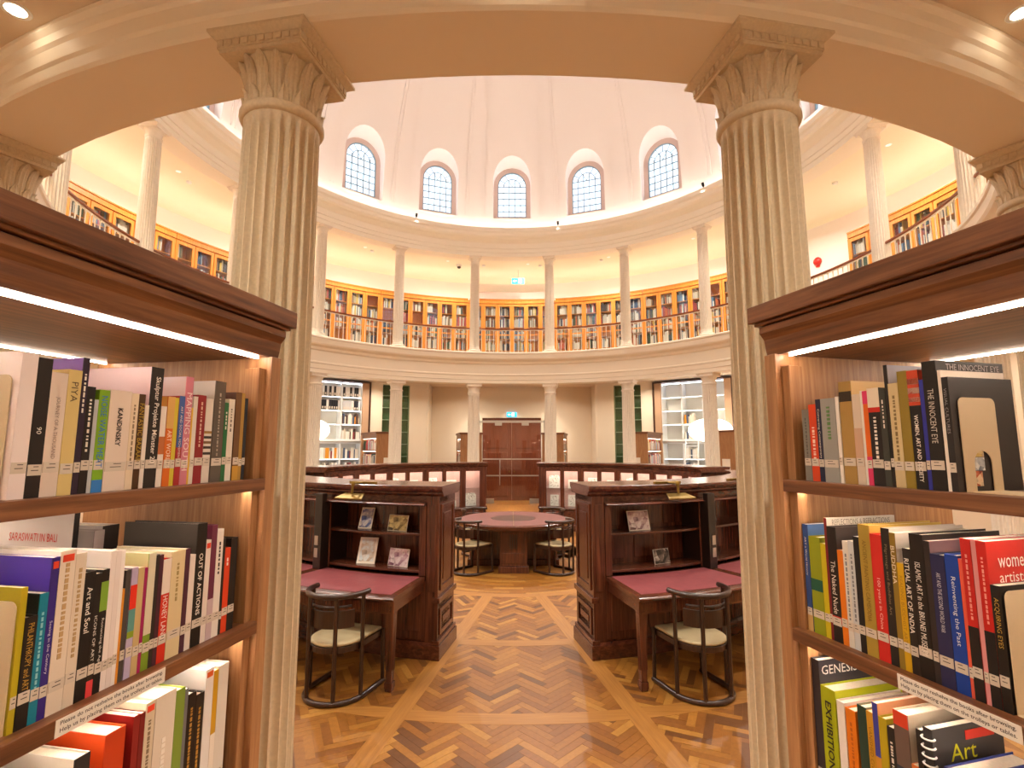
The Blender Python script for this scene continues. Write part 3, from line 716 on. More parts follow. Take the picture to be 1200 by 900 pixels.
for s in range(9):
    a = s*40+13
    o = empty('spotlight', pol(6.34, a, 8.80), -R_(a), 'tiny black spotlight clipped on the dome cornice', 'spotlight', 'spotlights on the dome cornice')
    obj('can', spot_me, o, rot=(R_(25), 0, 0)); MB().box(-.01, .01, -.01, .01, -.05, .02).build('clip', M_BLACK, o)
    d = bpy.data.lights.new('spot', 'SPOT'); d.energy = L_SPOT*14; d.color = (1, .94, .86); d.spot_size = R_(95); d.spot_blend = .8; d.shadow_soft_size = .05
    l = bpy.data.objects.new('spot_light', d); COL.objects.link(l); l.parent = o; l.location = (0, -.12, -.05); l.rotation_euler = (R_(-28), 0, 0)

# ------------------------------------------------------------------ ring of display cases
docs = []
def display_unit(ac, label):
    o = empty('display_case', pol(3.8, ac), -R_(ac), label, 'display case', 'curved mahogany display cases round the table')
    f = (0, -3.8, 0); H = 34.7; n = 28
    mk = lambda: MB(f)
    mk().sweep([(3.52,0),(3.52,.12),(3.54,.15),(3.55,.15),(4.06,.15),(4.07,.15),(4.09,.12),(4.09,0)], -H, H, n).build('plinth', M_MAHX, o)
    mk().arc(3.56, 4.055, .15, .50, -H, H, n).build('base', M_MAHX, o)
    mk().sweep([(3.53,.48),(3.52,.50),(3.53,.53),(3.80,.53),(3.80,.48)], -H, H, n).build('sill', M_MAHX, o)
    mk().arc(3.795, 3.81, .5, 1.45, -H, H, n).build('partition', M_MAHZ, o)
    mk().arc(3.78, 3.795, .53, 1.42, -33, 33, n).build('lining', M_PINKF, o)
    mk().arc(3.56, 4.055, 1.42, 1.50, -H, H, n).build('frieze', M_MAHX, o)
    mk().sweep([(3.54,1.48),(3.52,1.50),(3.52,1.515),(3.49,1.53),(3.48,1.55),(3.48,1.575),(3.49,1.58),(4.115,1.58),(4.125,1.575),(4.125,1.55),(4.115,1.53),(4.085,1.515),(4.085,1.50),(4.065,1.48)], -H-.6, H+.6, n).build('top_slab', M_MAHX, o, smooth=25)
    mk().arc(3.61, 3.775, .955, .963, -33, 33, n).build('glass_shelf', M_GLASS, o)
    mk().arc(3.61, 3.66, 1.412, 1.418, -32.8, 32.8, n).build('light_strip', M_LEDC, o); mk().arc(3.556, 3.60, 1.375, 1.42, -H, H, n).build('top_rail', M_MAHX, o)
    for k in range(10):
        a = -33+66*k/9; w = .75 if k % 2 else 1.15
        mk().arc(3.555, 3.605, .53, 1.42, a-w, a+w, 1).build('stile', M_MAHZ, o)
    for k in range(9):
        a = -33+66*(k+.5)/9
        d = mk().arc(3.572, 3.576, .56, 1.40, a-2.7, a+2.7, 3).build('pane', M_GLASS, o)
        mk().arc(3.545, 3.56, .20, .45, a-2.5, a+2.5, 3).build('base_panel', M_MAHX, o, bev=.004)
    for s in (-1, 1):
        p = mk(); p.arc(3.55, 4.075, .15, 1.48, s*33, s*H, 1); p = p.build('end_pier', M_MAHZ, o)
        M = Matrix.Rotation(-R_(s*H), 4, 'Z')
        for z0, z1 in ((.60, 1.40), (.20, .44)):
            q = mk(); q.M = M; t = .012
            for y0, y1, a0, a1 in ((3.60, 3.64, z0, z1), (3.98, 4.02, z0, z1), (3.64, 3.98, z0, z0+.04), (3.64, 3.98, z1-.04, z1)): q.box(0, s*t, y0, y1, a0, a1)
            q.box(0, s*.007, 3.69, 3.93, z0+.09, z1-.09); q.build('raised_panel', M_MAHZ, p, bev=.003)
        q = mk(); q.M = M
        q.box(-s*.05, s*.022, 3.53, 4.09, .50, .55); q.build('pier_moulding', M_MAHX, p, bev=.004); q = mk(); q.M = M; q.box(-s*.05, s*.03, 3.52, 4.10, 0, .13); q.box(-s*.05, s*.02, 3.535, 4.085, .13, .17); q.build('pier_moulding', M_MAHX, p, bev=.004)
        q = mk(); q.arc(4.075, 4.083, .60, 1.40, s*33.35, s*34.4, 1); q.build('raised_panel', M_MAHZ, p, bev=.003)
    return o
display_unit(225, 'dark mahogany display case carrying the carrel with four picture cards')
display_unit(135, 'dark mahogany display case carrying the carrel with the dark group photo card')
display_unit(315, 'curved mahogany display case with lit windows, on the binder shelving side')
display_unit(45, 'curved mahogany display case with lit windows, on the ladder shelving side')
PIC = {}
def picture_mat(name, cols, scale):
    m, N, L, b = newmat(name)
    tc = N.new('ShaderNodeTexCoord'); nz = N.new('ShaderNodeTexVoronoi'); nz.inputs['Scale'].default_value = scale
    n2 = N.new('ShaderNodeTexNoise'); n2.inputs['Scale'].default_value = scale*.7; n2.inputs['Detail'].default_value = 5
    mx = N.new('ShaderNodeMath'); mx.operation = 'ADD'
    L.new(tc.outputs['Object'], nz.inputs['Vector']); L.new(tc.outputs['Object'], n2.inputs['Vector']); L.new(nz.outputs['Color'], mx.inputs[0]); L.new(n2.outputs['Fac'], mx.inputs[1])
    mm = N.new('ShaderNodeMath'); mm.operation = 'MULTIPLY'; mm.inputs[1].default_value = .5; L.new(mx.outputs[0], mm.inputs[0])
    r = N.new('ShaderNodeValToRGB'); e = r.color_ramp.elements; e[0].position = .28; e[0].color = lin(cols[0]); e[1].position = .72; e[1].color = lin(cols[-1])
    for i, c in enumerate(cols[1:-1], 1): x = e.new(.28+.44*i/(len(cols)-1)); x.color = lin(c)
    L.new(mm.outputs[0], r.inputs[0]); L.new(r.outputs[0], b.inputs['Base Color']); b.inputs['Roughness'].default_value = .35
    return m
P_DOC = picture_mat('document_print', ['#8d8377', '#cfc6b8', '#f0ebe0', '#f4efe6'], 40)
def document(ac, da, z, w, h, lab, g):
    d = empty('document', pol(3.755, ac+da, z), -R_(ac+da)+math.pi, lab, 'document', g); d.rotation_euler = (R_(8), 0, -R_(ac+da)+math.pi)
    d.rotation_euler = (R_(-6), 0, -R_(ac+da))
    MB().box(-w/2, w/2, -.006, 0, 0, h).build('sheet', M_PAPER, d); MB().box(-w/2+.02, w/2-.02, -.008, -.006, .02, h-.02).build('print', P_DOC, d)
bays = [-33+66*(k+.5)/9 for k in range(9)]
for ac, nm in ((315, 'binder'), (45, 'ladder')):
    order = bays[::-1] if ac == 315 else bays
    lay = [[(.964, .26, .34), (.54, .20, .26)], [(.964, .28, .20), (.54, .29, .27)], [(.964, .26, .26)], [(.964, .28, .22)], [(.964, .26, .30)], [(.964, .28, .24)]]
    if ac == 315: lay[0] = [(.54, .28, .38)]; lay[1] = [(.964, .26, .2), (.54, .26, .14)]
    for i, (da, items) in enumerate(zip(order, lay)):
        for z, w, h in items:
            document(ac, da, z, w, h, '%s paper document, lit display case, %s window from the doors, %s level, %s side' % ('tall' if h > .25 else 'small', ['first', 'second', 'third', 'fourth', 'fifth', 'sixth'][i], 'lower' if z < .9 else 'upper', nm), 'documents in the lit display cases')

# ------------------------------------------------------------------ reading carrels
def carrel(ac, s, label):
    """s = side of the divider (+1: towards growing angle)"""
    o = empty('reading_carrel', pol(4.3, ac), -R_(ac), label, 'carrel', 'mahogany reading carrels with red leather tops')
    f = (0, -4.3, 0); H = 8.2; mk = lambda: MB(f)
    mk().arc(3.812, 3.828, .74, 1.42, -H, H, 8).build('hutch_back', M_MAHZ, o)
    for k in range(3):
        a = -H+2*H*(k+.5)/3
        for z0, z1 in ((.84, 1.07), (1.16, 1.38)): mk().arc(3.828, 3.838, z0, z1, a-1.9, a+1.9, 3).build('back_panel', M_MAHZ, o, bev=.004)
    mk().arc(3.815, 4.075, .765, .79, -H, H, 8).build('shelf', M_MAHX, o, bev=.004)
    mk().arc(3.815, 4.06, 1.10, 1.125, -H, H, 8).build('shelf', M_MAHX, o, bev=.004)
    mk().sweep([(3.815,1.388),(3.815,1.418),(4.12,1.418),(4.14,1.413),(4.148,1.403),(4.14,1.391),(4.12,1.388)], -H, H, 10).build('shelf', M_MAHX, o, smooth=50)
    for q in (-1, 1):
        p = mk().arc(3.815, 4.075, .74, 1.40, q*7.85, q*H, 1).build('side_panel', M_MAHZ, o)
        M = Matrix.Rotation(-R_(q*7.85), 4, 'Z'); b = mk(); b.M = M
        b.box(0, -q*.008, 3.86, 4.03, .83, 1.36); b.build('raised_panel', M_MAHZ, p, bev=.004)
        e = mk().arc(4.075, 4.088, .74, 1.40, q*7.3, q*H, 1).build('front_stile', M_MAHZ, o, bev=.003)
    # desk
    mk().sweep([(4.06,.695),(4.06,.735),(4.765,.735),(4.775,.73),(4.785,.72),(4.78,.708),(4.765,.70)], -H, H, 10).build('desk_top', M_MAHX, o, smooth=40)
    tag(mk().arc(4.10, 4.70, .735, .7385, -H+.7, H-.7, 10).build('leather_top', M_LEATHER, o), 'red leather writing surface')
    mk().arc(4.735, 4.755, .60, .70, -H+.3, H-.3, 10).build('apron', M_MAHX, o)
    rd = mk()
    for k in range(76): a = -H+.5+(2*H-1)*k/75; rd.arc(4.755, 4.761, .615, .685, a-.065, a+.065, 1)
    tag(rd.build('reeding', M_MAHZ, o), kind='stuff')
    for q in (-1, 1):
        b = mk(); b.arc(4.06, 4.74, .60, .70, q*(H-.55), q*(H-.25), 1); b.build('apron', M_MAHX, o)
        lg = MB(); lg.frust(.036, .036, .60, .70); lg.frust(.024, .035, .07, .60); lg.frust(.033, .033, .025, .07); lg.frust(.026, .03, 0, .025)
        for w in range(4):
            lg.M = Matrix.Rotation(math.pi/2*w, 4, 'Z')
            for xx in (-.014, 0, .014): lg.box(xx-.003, xx+.003, -.034, -.028, .16, .57)
        x, y, z = pol(4.715, q*(H-.5)); lg.build('leg', M_MAHZ, o, loc=(x, y-4.3, 0), rot=(0, 0, -R_(q*(H-.5))), bev=.002)
    mp = mk().arc(4.058, 4.072, .17, .70, -H, H, 8).build('modesty_panel', M_MAHZ, o)
    for k in range(3): a = -H+2*H*(k+.5)/3; mk().arc(4.072, 4.084, .24, .58, a-2.1, a+2.1, 3).build('raised_panel', M_MAHZ, mp, bev=.005)
    dv = mk().sweep([(3.83,.7385),(3.83,1.415),(4.128,1.415),(4.128,1.478),(4.19,1.478),(4.19,.7385)], s*7.5, s*(H+.7), 1).build('divider', plain('divider_dark', '#1d130e', .3, coat=.3), o, bev=.004)
    for z in (.85, .97):
        x0 = mk(); x0.arc(4.19, 4.196, z, z+.09, s*8.0, s*8.65, 1); x0.build('outlet_plate', M_STEEL, dv)
    return o
CL = [['mahogany carrel with four picture cards on its shelves', 'mahogany carrel next to the one with four picture cards', 'third mahogany carrel along the case with four picture cards', 'last mahogany carrel along the case with four picture cards'],
      ['mahogany carrel with the dark group photo card on its shelf', 'mahogany carrel holding one pale picture card near the divider', 'third mahogany carrel along the case with the dark group photo', 'last mahogany carrel along the case with the dark group photo']]
for i, sg in enumerate((1, -1)):
    for k in range(4): carrel(180+sg*(12+8.25+16.5*k), sg, CL[i][k])
def lamp(a, label):
    o = empty('reading_lamp', pol(4.10, a, 1.58), -R_(a), label, 'lamp', 'brass carrel lamps')
    MB().box(-.16, .16, -.10, -.06, .0, .022).build('mount_bar', M_BRASS, o, bev=.003)
    p = MB(); p.tube([(0, -.06, .012), (0, .075, .012), (0, .085, -.09)], .012, 8); p.lathe([(.02,-.01),(.022,.02),(.012,.035)], 12, 0, .075); p.build('arm', M_BRASS, o, smooth=40)
    sh = MB(); sh.add([(-.115,.045,-.085),(.115,.045,-.085),(.165,.145,-.125),(-.165,.145,-.125),(-.115,.045,-.095),(.115,.045,-.095),(.165,.145,-.135),(-.165,.145,-.135)], [(0,1,2,3),(7,6,5,4),(0,4,5,1),(1,5,6,2),(2,6,7,3),(3,7,4,0)]); sh.build('shade', M_BRASS, o)
lamp(180+22.6, 'brass picture lamp on the carrel with four picture cards'); lamp(180-22.6, 'brass picture lamp on the carrel with the dark group photo')
lamp(180+38, 'brass lamp on the carrel next to the four picture cards'); lamp(180-38, 'brass lamp on the carrel with the pale card')
def card(a, r, z, w, h, tilt, yaw, cols, label, border=.012):
    w *= 1.3; h *= 1.28
    key = 'card_'+cols[0].lstrip('#')+cols[-1].lstrip('#')
    mt = MATS.get(key) or picture_mat(key, cols, 20)
    o = empty('picture_card', pol(r, a, z), 0, label, 'picture card', 'picture cards on the carrels'); o.rotation_euler = (R_(-tilt), 0, -R_(a)+math.pi+R_(yaw))
    MB().box(-w/2, w/2, 0, .006, 0, h).build('card', M_PAPER, o); MB().box(-w/2+border, w/2-border, -.0012, 0, border, h-border).build('picture', mt, o)
    st = MB(); st.add([(-.02,.006,h*.7),(.02,.006,h*.7),(.02,.06,.0+.03),(-.02,.06,.03)], [(0,1,2,3)]); 
card(202.9, 3.95, 1.125, .11, .17, 24, 12, ['#1f2b66', '#5d6fb5', '#e9e6ee', '#2f2f48'], 'tilted white and dark blue picture card on the upper carrel shelf')
card(197.2, 3.97, 1.125, .17, .12, 14, -4, ['#2a2116', '#8d7a4d', '#d9c88c', '#1d1710'], 'sepia group photo card on the upper carrel shelf', .004)
card(202.2, 3.98, .79, .15, .20, 20, 12, ['#7c6f66', '#c7b6a4', '#dfe6ea', '#b9cfe0'], 'white bordered card with a domed building on the lower carrel shelf', .022)
card(196.9, 3.98, .79, .18, .13, 14, -8, ['#5e2d4c', '#b591a6', '#e2d6de', '#3c2433'], 'purple tinted photo card on the lower carrel shelf', .003)
card(180-18.3, 3.96, 1.125, .19, .15, 14, 2, ['#4d2c34', '#b497a0', '#ece2e4', '#6b3f48'], 'photo card of seated people on the upper carrel shelf', .008)
card(180-21.8, 3.98, .79, .15, .11, 12, 4, ['#0d0b0a', '#15110f', '#6d5f56', '#efe6da'], 'dark group photo card on the lower carrel shelf', .002)
card(180-30.2, 3.98, .93, .16, .16, 18, -10, ['#8a8680', '#c9c5c0', '#efece8', '#74706c'], 'pale picture card leaning in the carrel beyond the divider', .01)
sb = empty('card_stand', pol(3.96, 180-30.2, .79), -R_(180-30.2), 'small dark stand under the pale picture card', 'stand'); MB().box(-.06, .06, -.05, .06, 0, .14).build('block', M_MAHX, sb, bev=.004)

# ------------------------------------------------------------------ chairs
def make_chair(label, group):
    o = empty('armless_bentwood_chair', (0, 0, 0), 0, label, 'chair', group)
    R = .245
    def semi(r, z, a0=-90, a1=90, n=20, cy=-.03): return [(r*math.sin(R_(a0+(a1-a0)*i/n)), cy-r*math.cos(R_(a0+(a1-a0)*i/n)), z) for i in range(n+1)]
    MB().tube([(-R, .25, .022)]+semi(R, .022)+[(R, .25, .022)], .021, 8).build('floor_ring', M_CHAIR, o, smooth=50)
    for a in (-82, -30, 30, 82): MB().tube([(R*math.sin(R_(a)), -.03-R*math.cos(R_(a)), .02), (R*math.sin(R_(a)), -.03-R*math.cos(R_(a)), .80)], .0165, 8).build('back_post', M_CHAIR, o, smooth=50)
    for q in (-1, 1): MB().tube([(q*R, .235, .02), (q*(R-.01), .235, .43)], .0165, 8).build('front_leg', M_CHAIR, o, smooth=50)
    rl = semi(R+.006, .80, -96, 96, 24); MB().tube(rl, .022, 8).build('top_rail', M_CHAIR, o, smooth=50)
    b = MB(); vs = []; n = 14
    for rr in (R-.018, R-.034):
        for i in range(n+1):
            a = R_(-66+132*i/n); vs += [(rr*math.sin(a), -.03-rr*math.cos(a), .555), (rr*math.sin(a), -.03-rr*math.cos(a), .685)]
    k = 2*(n+1); fs = []
    for i in range(n): fs += [(2*i, 2*i+2, 2*i+3, 2*i+1), (k+2*i, k+2*i+1, k+2*i+3, k+2*i+2), (2*i, k+2*i, k+2*i+2, 2*i+2), (2*i+1, 2*i+3, k+2*i+3, k+2*i+1)]
    fs += [(0, 1, k+1, k), (2*n, k+2*n, k+2*n+1, 2*n+1)]; b.add(vs, fs); b.build('backrest', M_CHAIR, o, smooth=40)
    MB().tube(semi(R-.028, .715, -60, 60, 14), .009, 6).build('middle_rail', M_CHAIR, o, smooth=50)
    D = [(R-.02, .26), (-(R-.02), .26)]+[(x*.92, y*.95) for x, y, z in semi(R, 0, -90, 90, 18)]
    MB().prism(D, .375, .42).build('seat_frame', M_CHAIR, o, bev=.004)
    D2 = [(x*.97, y*.97) for x, y in D]; c = MB(); c.prism(D2, .42, .445); cu = c.build('seat_cushion', M_SEAT, o); bv = cu.modifiers.new('bevel', 'BEVEL'); bv.width = .012; bv.segments = 3; cu.data.polygons.foreach_set('use_smooth', [True]*len(cu.data.polygons)); cu.data.set_sharp_from_angle(angle=R_(60))
    return o
ch = make_chair('dark bentwood chair with cream seat at the carrel with four picture cards', 'bentwood chairs')
def place(o, a, r, yaw=0): o.location = pol(r, a); o.rotation_euler = (0, 0, -R_(a)+math.pi+R_(yaw))
c = copy_tree(ch, None, label='dark bentwood chair with cream seat at the carrel with the dark group photo'); place(c, 180-17.7, 4.82, 2)
for a, l in ((225, 'bentwood chair at the round table, backing the carrel with four picture cards'), (135, 'bentwood chair at the round table, backing the carrel with the dark group photo'),
             (315, 'bentwood chair behind the round table, on the binder shelving side'), (45, 'bentwood chair behind the round table, on the ladder shelving side')):
    c = copy_tree(ch, None, label=l); place(c, a, .95)
place(ch, 180+17.2, 4.82, -2)

# ------------------------------------------------------------------ round table
tb = empty('round_table', (0, 0, 0), 0, 'large round mahogany table with red leather ring top', 'table')
MB().lathe([(.2,.655),(.93,.655),(.95,.67),(.965,.70),(.965,.725),(.95,.735),(.2,.735)], 64).build('table_top', M_MAHX, tb, smooth=30)
MB().sweep([(.38,.735),(.38,.7385),(.90,.7385),(.90,.735)], 0, 360, 64).build('leather_ring', plain('table_leather', '#6b3a33', .6, var=.08, scale=14), tb)
MB().lathe([(.001,.735),(.37,.735),(.375,.739),(.36,.741),(.001,.741)], 48).build('centre_disc', M_LEATHER2, tb)
MB().box(-.006, .006, -.92, .92, .7412, .743).build('joint_strip', M_BRASS, tb)
for k in range(4):
    b = MB(); b.box(-.21, .21, -.72, -.05, .10, .655); b.box(-.24, .24, -.76, -.05, 0, .10)
    lg = b.build('pedestal_wing', M_MAHZ, tb, rot=(0, 0, math.pi/2*k), bev=.008)
    g = MB()
    for i in range(4): g.box(-.05+.033*i-.008, -.05+.033*i+.008, -.726, -.719, .36, .58)
    g.build('vent_grille', M_BLACK, lg); g = MB(); g.box(-.18, .18, -.728, -.72, .14, .30); g.build('raised_panel', M_MAHZ, lg, bev=.004)
    g = MB(); g.box(.21, .218, -.66, -.2, .16, .58); g.box(-.218, -.21, -.66, -.2, .16, .58); g.build('side_panel', M_MAHZ, lg, bev=.004)

# ------------------------------------------------------------------ the two walnut bookcases in front
ZSH = {5: .144, 4: .571, 3: .998, 2: 1.425, 1: 1.852}
class Side:
    def __init__(s, name, o, th, label):
        s.sg = 1 if name == 'R' else -1; t = R_(th)
        s.u = Vector((s.sg*math.sin(t), -math.cos(t), 0)); s.n = Vector((s.sg*math.cos(t), math.sin(t), 0)); s.o = Vector((o[0], o[1], 0)); s.rz = math.atan2(s.u.y, s.u.x)
        s.root = empty('bookcase', s.o, s.rz, label, 'bookcase')
    def at(s, t, b, z): return s.o+s.u*t+s.n*b+Vector((0, 0, z))
    def bx(s, mb, x0, x1, b0, b1, z0, z1): return mb.box(x0, x1, s.sg*b0, s.sg*b1, z0, z1)
    def case(s):
        D, LN = .68, 2.0; B = lambda *q: s.bx(MB(), *q)
        B(0, .045, .0, D, 0, 2.24).build('end_panel', M_WALZ, s.root, bev=.002); B(LN-.045, LN, 0, D, 0, 2.24).build('end_panel', M_WALZ, s.root)
        B(.045, .075, .022, .06, 0, 2.20).build('corner_post', M_WALZ, s.root, bev=.002); B(.045, .06, .06, .085, 0, 2.20).build('corner_post', M_WALZ, s.root)
        for z in ZSH.values():
            sh = B(.045, LN-.045, .0, D, z-.036, z).build('shelf', M_WALX, s.root, bev=.002)
            if .9 < z: 
                for b in (.035, D-.05): B(.08, LN-.06, b, b+.006, z-.039, z-.036).build('light_strip', M_LEDW, sh)
        B(.045, LN-.045, .05, D-.05, 0, .108).build('plinth', M_WALX, s.root)
        c = MB(); s.bx(c, -.025, LN, -.035, D+.035, 2.345, 2.40); s.bx(c, -.015, LN, -.02, D+.02, 2.335, 2.345); c.build('cornice', M_WALX, s.root, bev=.003)
        prof = [(.0, 2.335), (-.012, 2.33), (-.012, 2.31), (.004, 2.29), (.008, 2.262), (.012, 2.245), (.012, 2.238)]
        for fb in (0, 1):
            c = MB(); m = len(prof); q = [((b if not fb else D-b), z) for b, z in prof]+[((.05 if not fb else D-.05), 2.238), ((.05 if not fb else D-.05), 2.335)]; m = len(q)
            c.add([(-.0, s.sg*b, z) for b, z in q]+[(LN, s.sg*b, z) for b, z in q], [(i, (i+1) % m, m+(i+1) % m, m+i) for i in range(m)]+[tuple(range(m)), tuple(range(m, 2*m))])
            c.build('fascia', M_WALX, s.root)
        B(.0, LN, .05, D-.05, 2.235, 2.335).build('top_board', M_WALX, s.root)
        for b in (.04, D-.055): B(.06, LN-.05, b, b+.0055, 2.2315, 2.236).build('light_strip', M_LEDW, s.root)
LS = Side('L', (-.811, -7.32), 11.0, 'walnut open bookcase lit by strips, holding the purple book'); RS = Side('R', (.765, -7.38), 15.0, 'walnut open bookcase lit by strips, holding the spiral-bound book')
LS.case(); RS.case()
def book(S, row, t, w, h, spine, cov=None, title=None, tc='#f0eae0', d=None, lab='', b0=.03, tsize=.5, tpos=.12, tlen=.62, lean=0, ctitle=None, band=None, tagz=.045, dot=None, where=None, bold=.0):
    z = ZSH[row]; d = d or min(.25, max(.16, h*.82)); sg = S.sg; w *= .97
    o = empty('book', S.at(t, b0, z), S.rz, lab, 'book', 'books in the walnut bookcases')
    hard = w > .02; e = .0022; cs, cc = cover(spine), cover(cov or spine); q = .004 if hard else .0
    mb = MB(); Y = lambda y0, y1: (sg*y0, sg*y1)
    mb.box(0, w, *Y(0, e), 0, h); mb.cur = 1; mb.box(0, e, *Y(e, d), 0, h); mb.box(w-e, w, *Y(e, d), 0, h)
    mb.build('cover', [cs, cc], o)
    MB().box(e, w-e, *Y(e, d-q), q, h-q-.0005).build('pages', M_PAGES, o)
    if band:
        for z0, z1, col in band: MB().box(-.0002, w+.0002, *Y(-.0005, 0), z0*h, z1*h).build('colour_band', cover(col), o)
    if tagz and w > .007:
        g = MB(); tagz += rnd.uniform(-.004, .004); g.box(w*.04, w*.96, *Y(-.0010, 0), tagz, tagz+.021); g.cur = 1
        for k in (0, 1): g.box(w*.25, w*(.75-.15*k), *Y(-.0013, -.001), tagz+.009+k*.007, tagz+.0105+k*.007)
        g.build('call_tag', [M_TAGW, M_INK], o)
    if dot: MB().box(w*.15, w*.85, *Y(-.0012, 0), h-.022, h-.008).build('dot_sticker', cover(dot), o)
    if title and w > .008:
        ht = w*tsize; L = h*tlen; yd = Vector((sg, 0, 0)); z0 = h*(1-tpos)
        x0 = w*.5-sg*ht/2
        if title == '~':      # print too small to read: little strokes
            g = MB(); q = 0
            while q < L:
                l = rnd.uniform(.003, .011); g.box(x0+sg*ht*.2, x0+sg*ht*.8, *Y(-.0009, 0), z0-q-l, z0-q); q += l+rnd.uniform(.002, .005)
            g.build('small_print', ink(tc), o)
        else: lettering(title, ink(tc), o, (x0, -sg*.0008, z0), (0, 0, -1), yd, L, ht, 'title', bold)
    if ctitle:
        for s, y0, z0, L, H, c in ctitle: lettering(s, ink(c), o, (w+.0006, sg*y0 if sg > 0 else -y0-L, z0), (0, 1, 0), (0, 0, 1), L, H, 'cover_title')
    return o
def row(S, rw, items, level):
    if S is RS and rw == 3: items = [(.077+(q[0]-.036)*.881, q[1]*.881)+tuple(q[2:]) for q in items]
    nm = 'purple-book' if S is LS else 'spiral-book'
    its = sorted(items, key=lambda q: q[0])
    for i, it in enumerate(its):
        t, w, h, sp, desc = it[:5]; k = it[5] if len(it) > 5 else {}
        thick = '' 
        book(S, rw, t, w, h, sp, lab='%s book, %s from end panel, %s shelf, %s bookcase' % (desc, ordn(i+1), level, nm), **k)
D_ = dict
row(LS, 1, [
 (.705,.029,.28,'#f1e6e6','large white', D_(d=.235)),
 (.678,.027,.273,'#1d1818','black white-lettered', D_(title='90', tsize=.34, tlen=.05, tpos=.5, d=.22)),
 (.646,.033,.248,'#dfd0c4','pale pink-grey', D_(title='JOURNEY OF A THOUSAND', tc='#8b7b72', tsize=.3, tpos=.2, tlen=.5)),
 (.618,.028,.258,'#d8c382','straw yellow', D_(title='PIYA', tc='#5c4a2c', tsize=.5, tpos=.1, tlen=.16)),
 (.604,.014,.287,'#2b1c33','dark plum', D_(cov='#6a4590', title='~', tsize=.4, tlen=.3, d=.22)),
 (.586,.018,.227,'#1b1716','black slim', D_(title='~', tsize=.4, tlen=.5)),
 (.577,.009,.20,'#b9bec2','thin pale grey'),
 (.553,.024,.223,'#7fb223','lime green', D_(title='NOISE WATER MEAT', tc='#2a6fc4', tsize=.6, tpos=.06, tlen=.7, band=[(0,.12,'#2f7fd0')])),
 (.499,.054,.226,'#e4d5c8','thick white red-dotted', D_(title='KANDINSKY', tc='#2a1d1a', tsize=.24, tpos=.18, tlen=.38, bold=.02)),
 (.480,.019,.223,'#e3d2b8','cream', D_(title='~', tc='#8a7a60', tsize=.3)),
 (.463,.017,.223,'#4a2f16','brown yellow-lettered', D_(title='FANTASTIC BAZAAR', tc='#b99a2e', tsize=.75, tpos=.1, tlen=.62)),
 (.451,.011,.198,'#e9e0d8','thin white'),
 (.417,.035,.293,'#221d1c','tall black bold-lettered', D_(cov='#e9cfd6', title='Skulptur Projekte Münster 20', tsize=.52, tpos=.08, tlen=.72, d=.21, bold=.01)),
 (.400,.017,.199,'#e6ddd4','short white', D_(band=[(.4,.62,'#b86a3a')])),
 (.377,.022,.225,'#d66a1d','orange', D_(title='ART WORLDS', tc='#f6e7d0', tsize=.6, tpos=.38, tlen=.42, cov='#d8a84e', band=[(.64,1,'#d9ac62')])),
 (.365,.013,.224,'#d5c53c','yellow-green slim', D_(cov='#d9c92e')),
 (.346,.018,.23,'#a62b2f','red and blue', D_(title='ART AND SOCIAL MOVEMENTS', tc='#e8d8d0', tsize=.4, band=[(.42,1,'#3b5fa8')])),
 (.322,.024,.283,'#cf7f92','tall pink', D_(cov='#c8b9bd', title='MAPPING SOUTH', tc='#f2dfe0', tsize=.72, tpos=.15, tlen=.72, d=.21)),
 (.317,.006,.202,'#e0b334','very thin yellow'),
 (.303,.014,.233,'#dcd6cc','grey-white slim'),
 (.274,.029,.239,'#8e1f27','dark red', D_(title='~', tc='#d9b9a8', tsize=.28, tpos=.08, tlen=.5)),
 (.247,.027,.232,'#e0d7cd','white dark-spotted', D_(band=[(.40,.43,'#3b2a22'),(.46,.49,'#7a5a34'),(.52,.55,'#2a2422'),(.33,.36,'#2a2422'),(.26,.29,'#3a332e'),(.58,.61,'#a07a3e')])),
 (.203,.041,.285,'#5b524a','tall grey-brown', D_(cov='#b9b2ac', title='~', tc='#a79d92', tsize=.22, tlen=.6, d=.21)),
 (.187,.016,.226,'#1f6b3c','green slim', D_(title='~', tsize=.4, tlen=.2)),
 (.163,.024,.238,'#e3dcd0','white', D_(title='~', tc='#6c655e', tsize=.3, tlen=.3)),
 (.135,.024,.261,'#6e4d2f','brown gold-bottomed', D_(cov='#5a4038', band=[(0,.16,'#c89a3e')])),
 (.121,.014,.26,'#b08a3e','gold-tan slim'),
 (.107,.013,.246,'#1e2430','navy black slim'),
], 'upper')
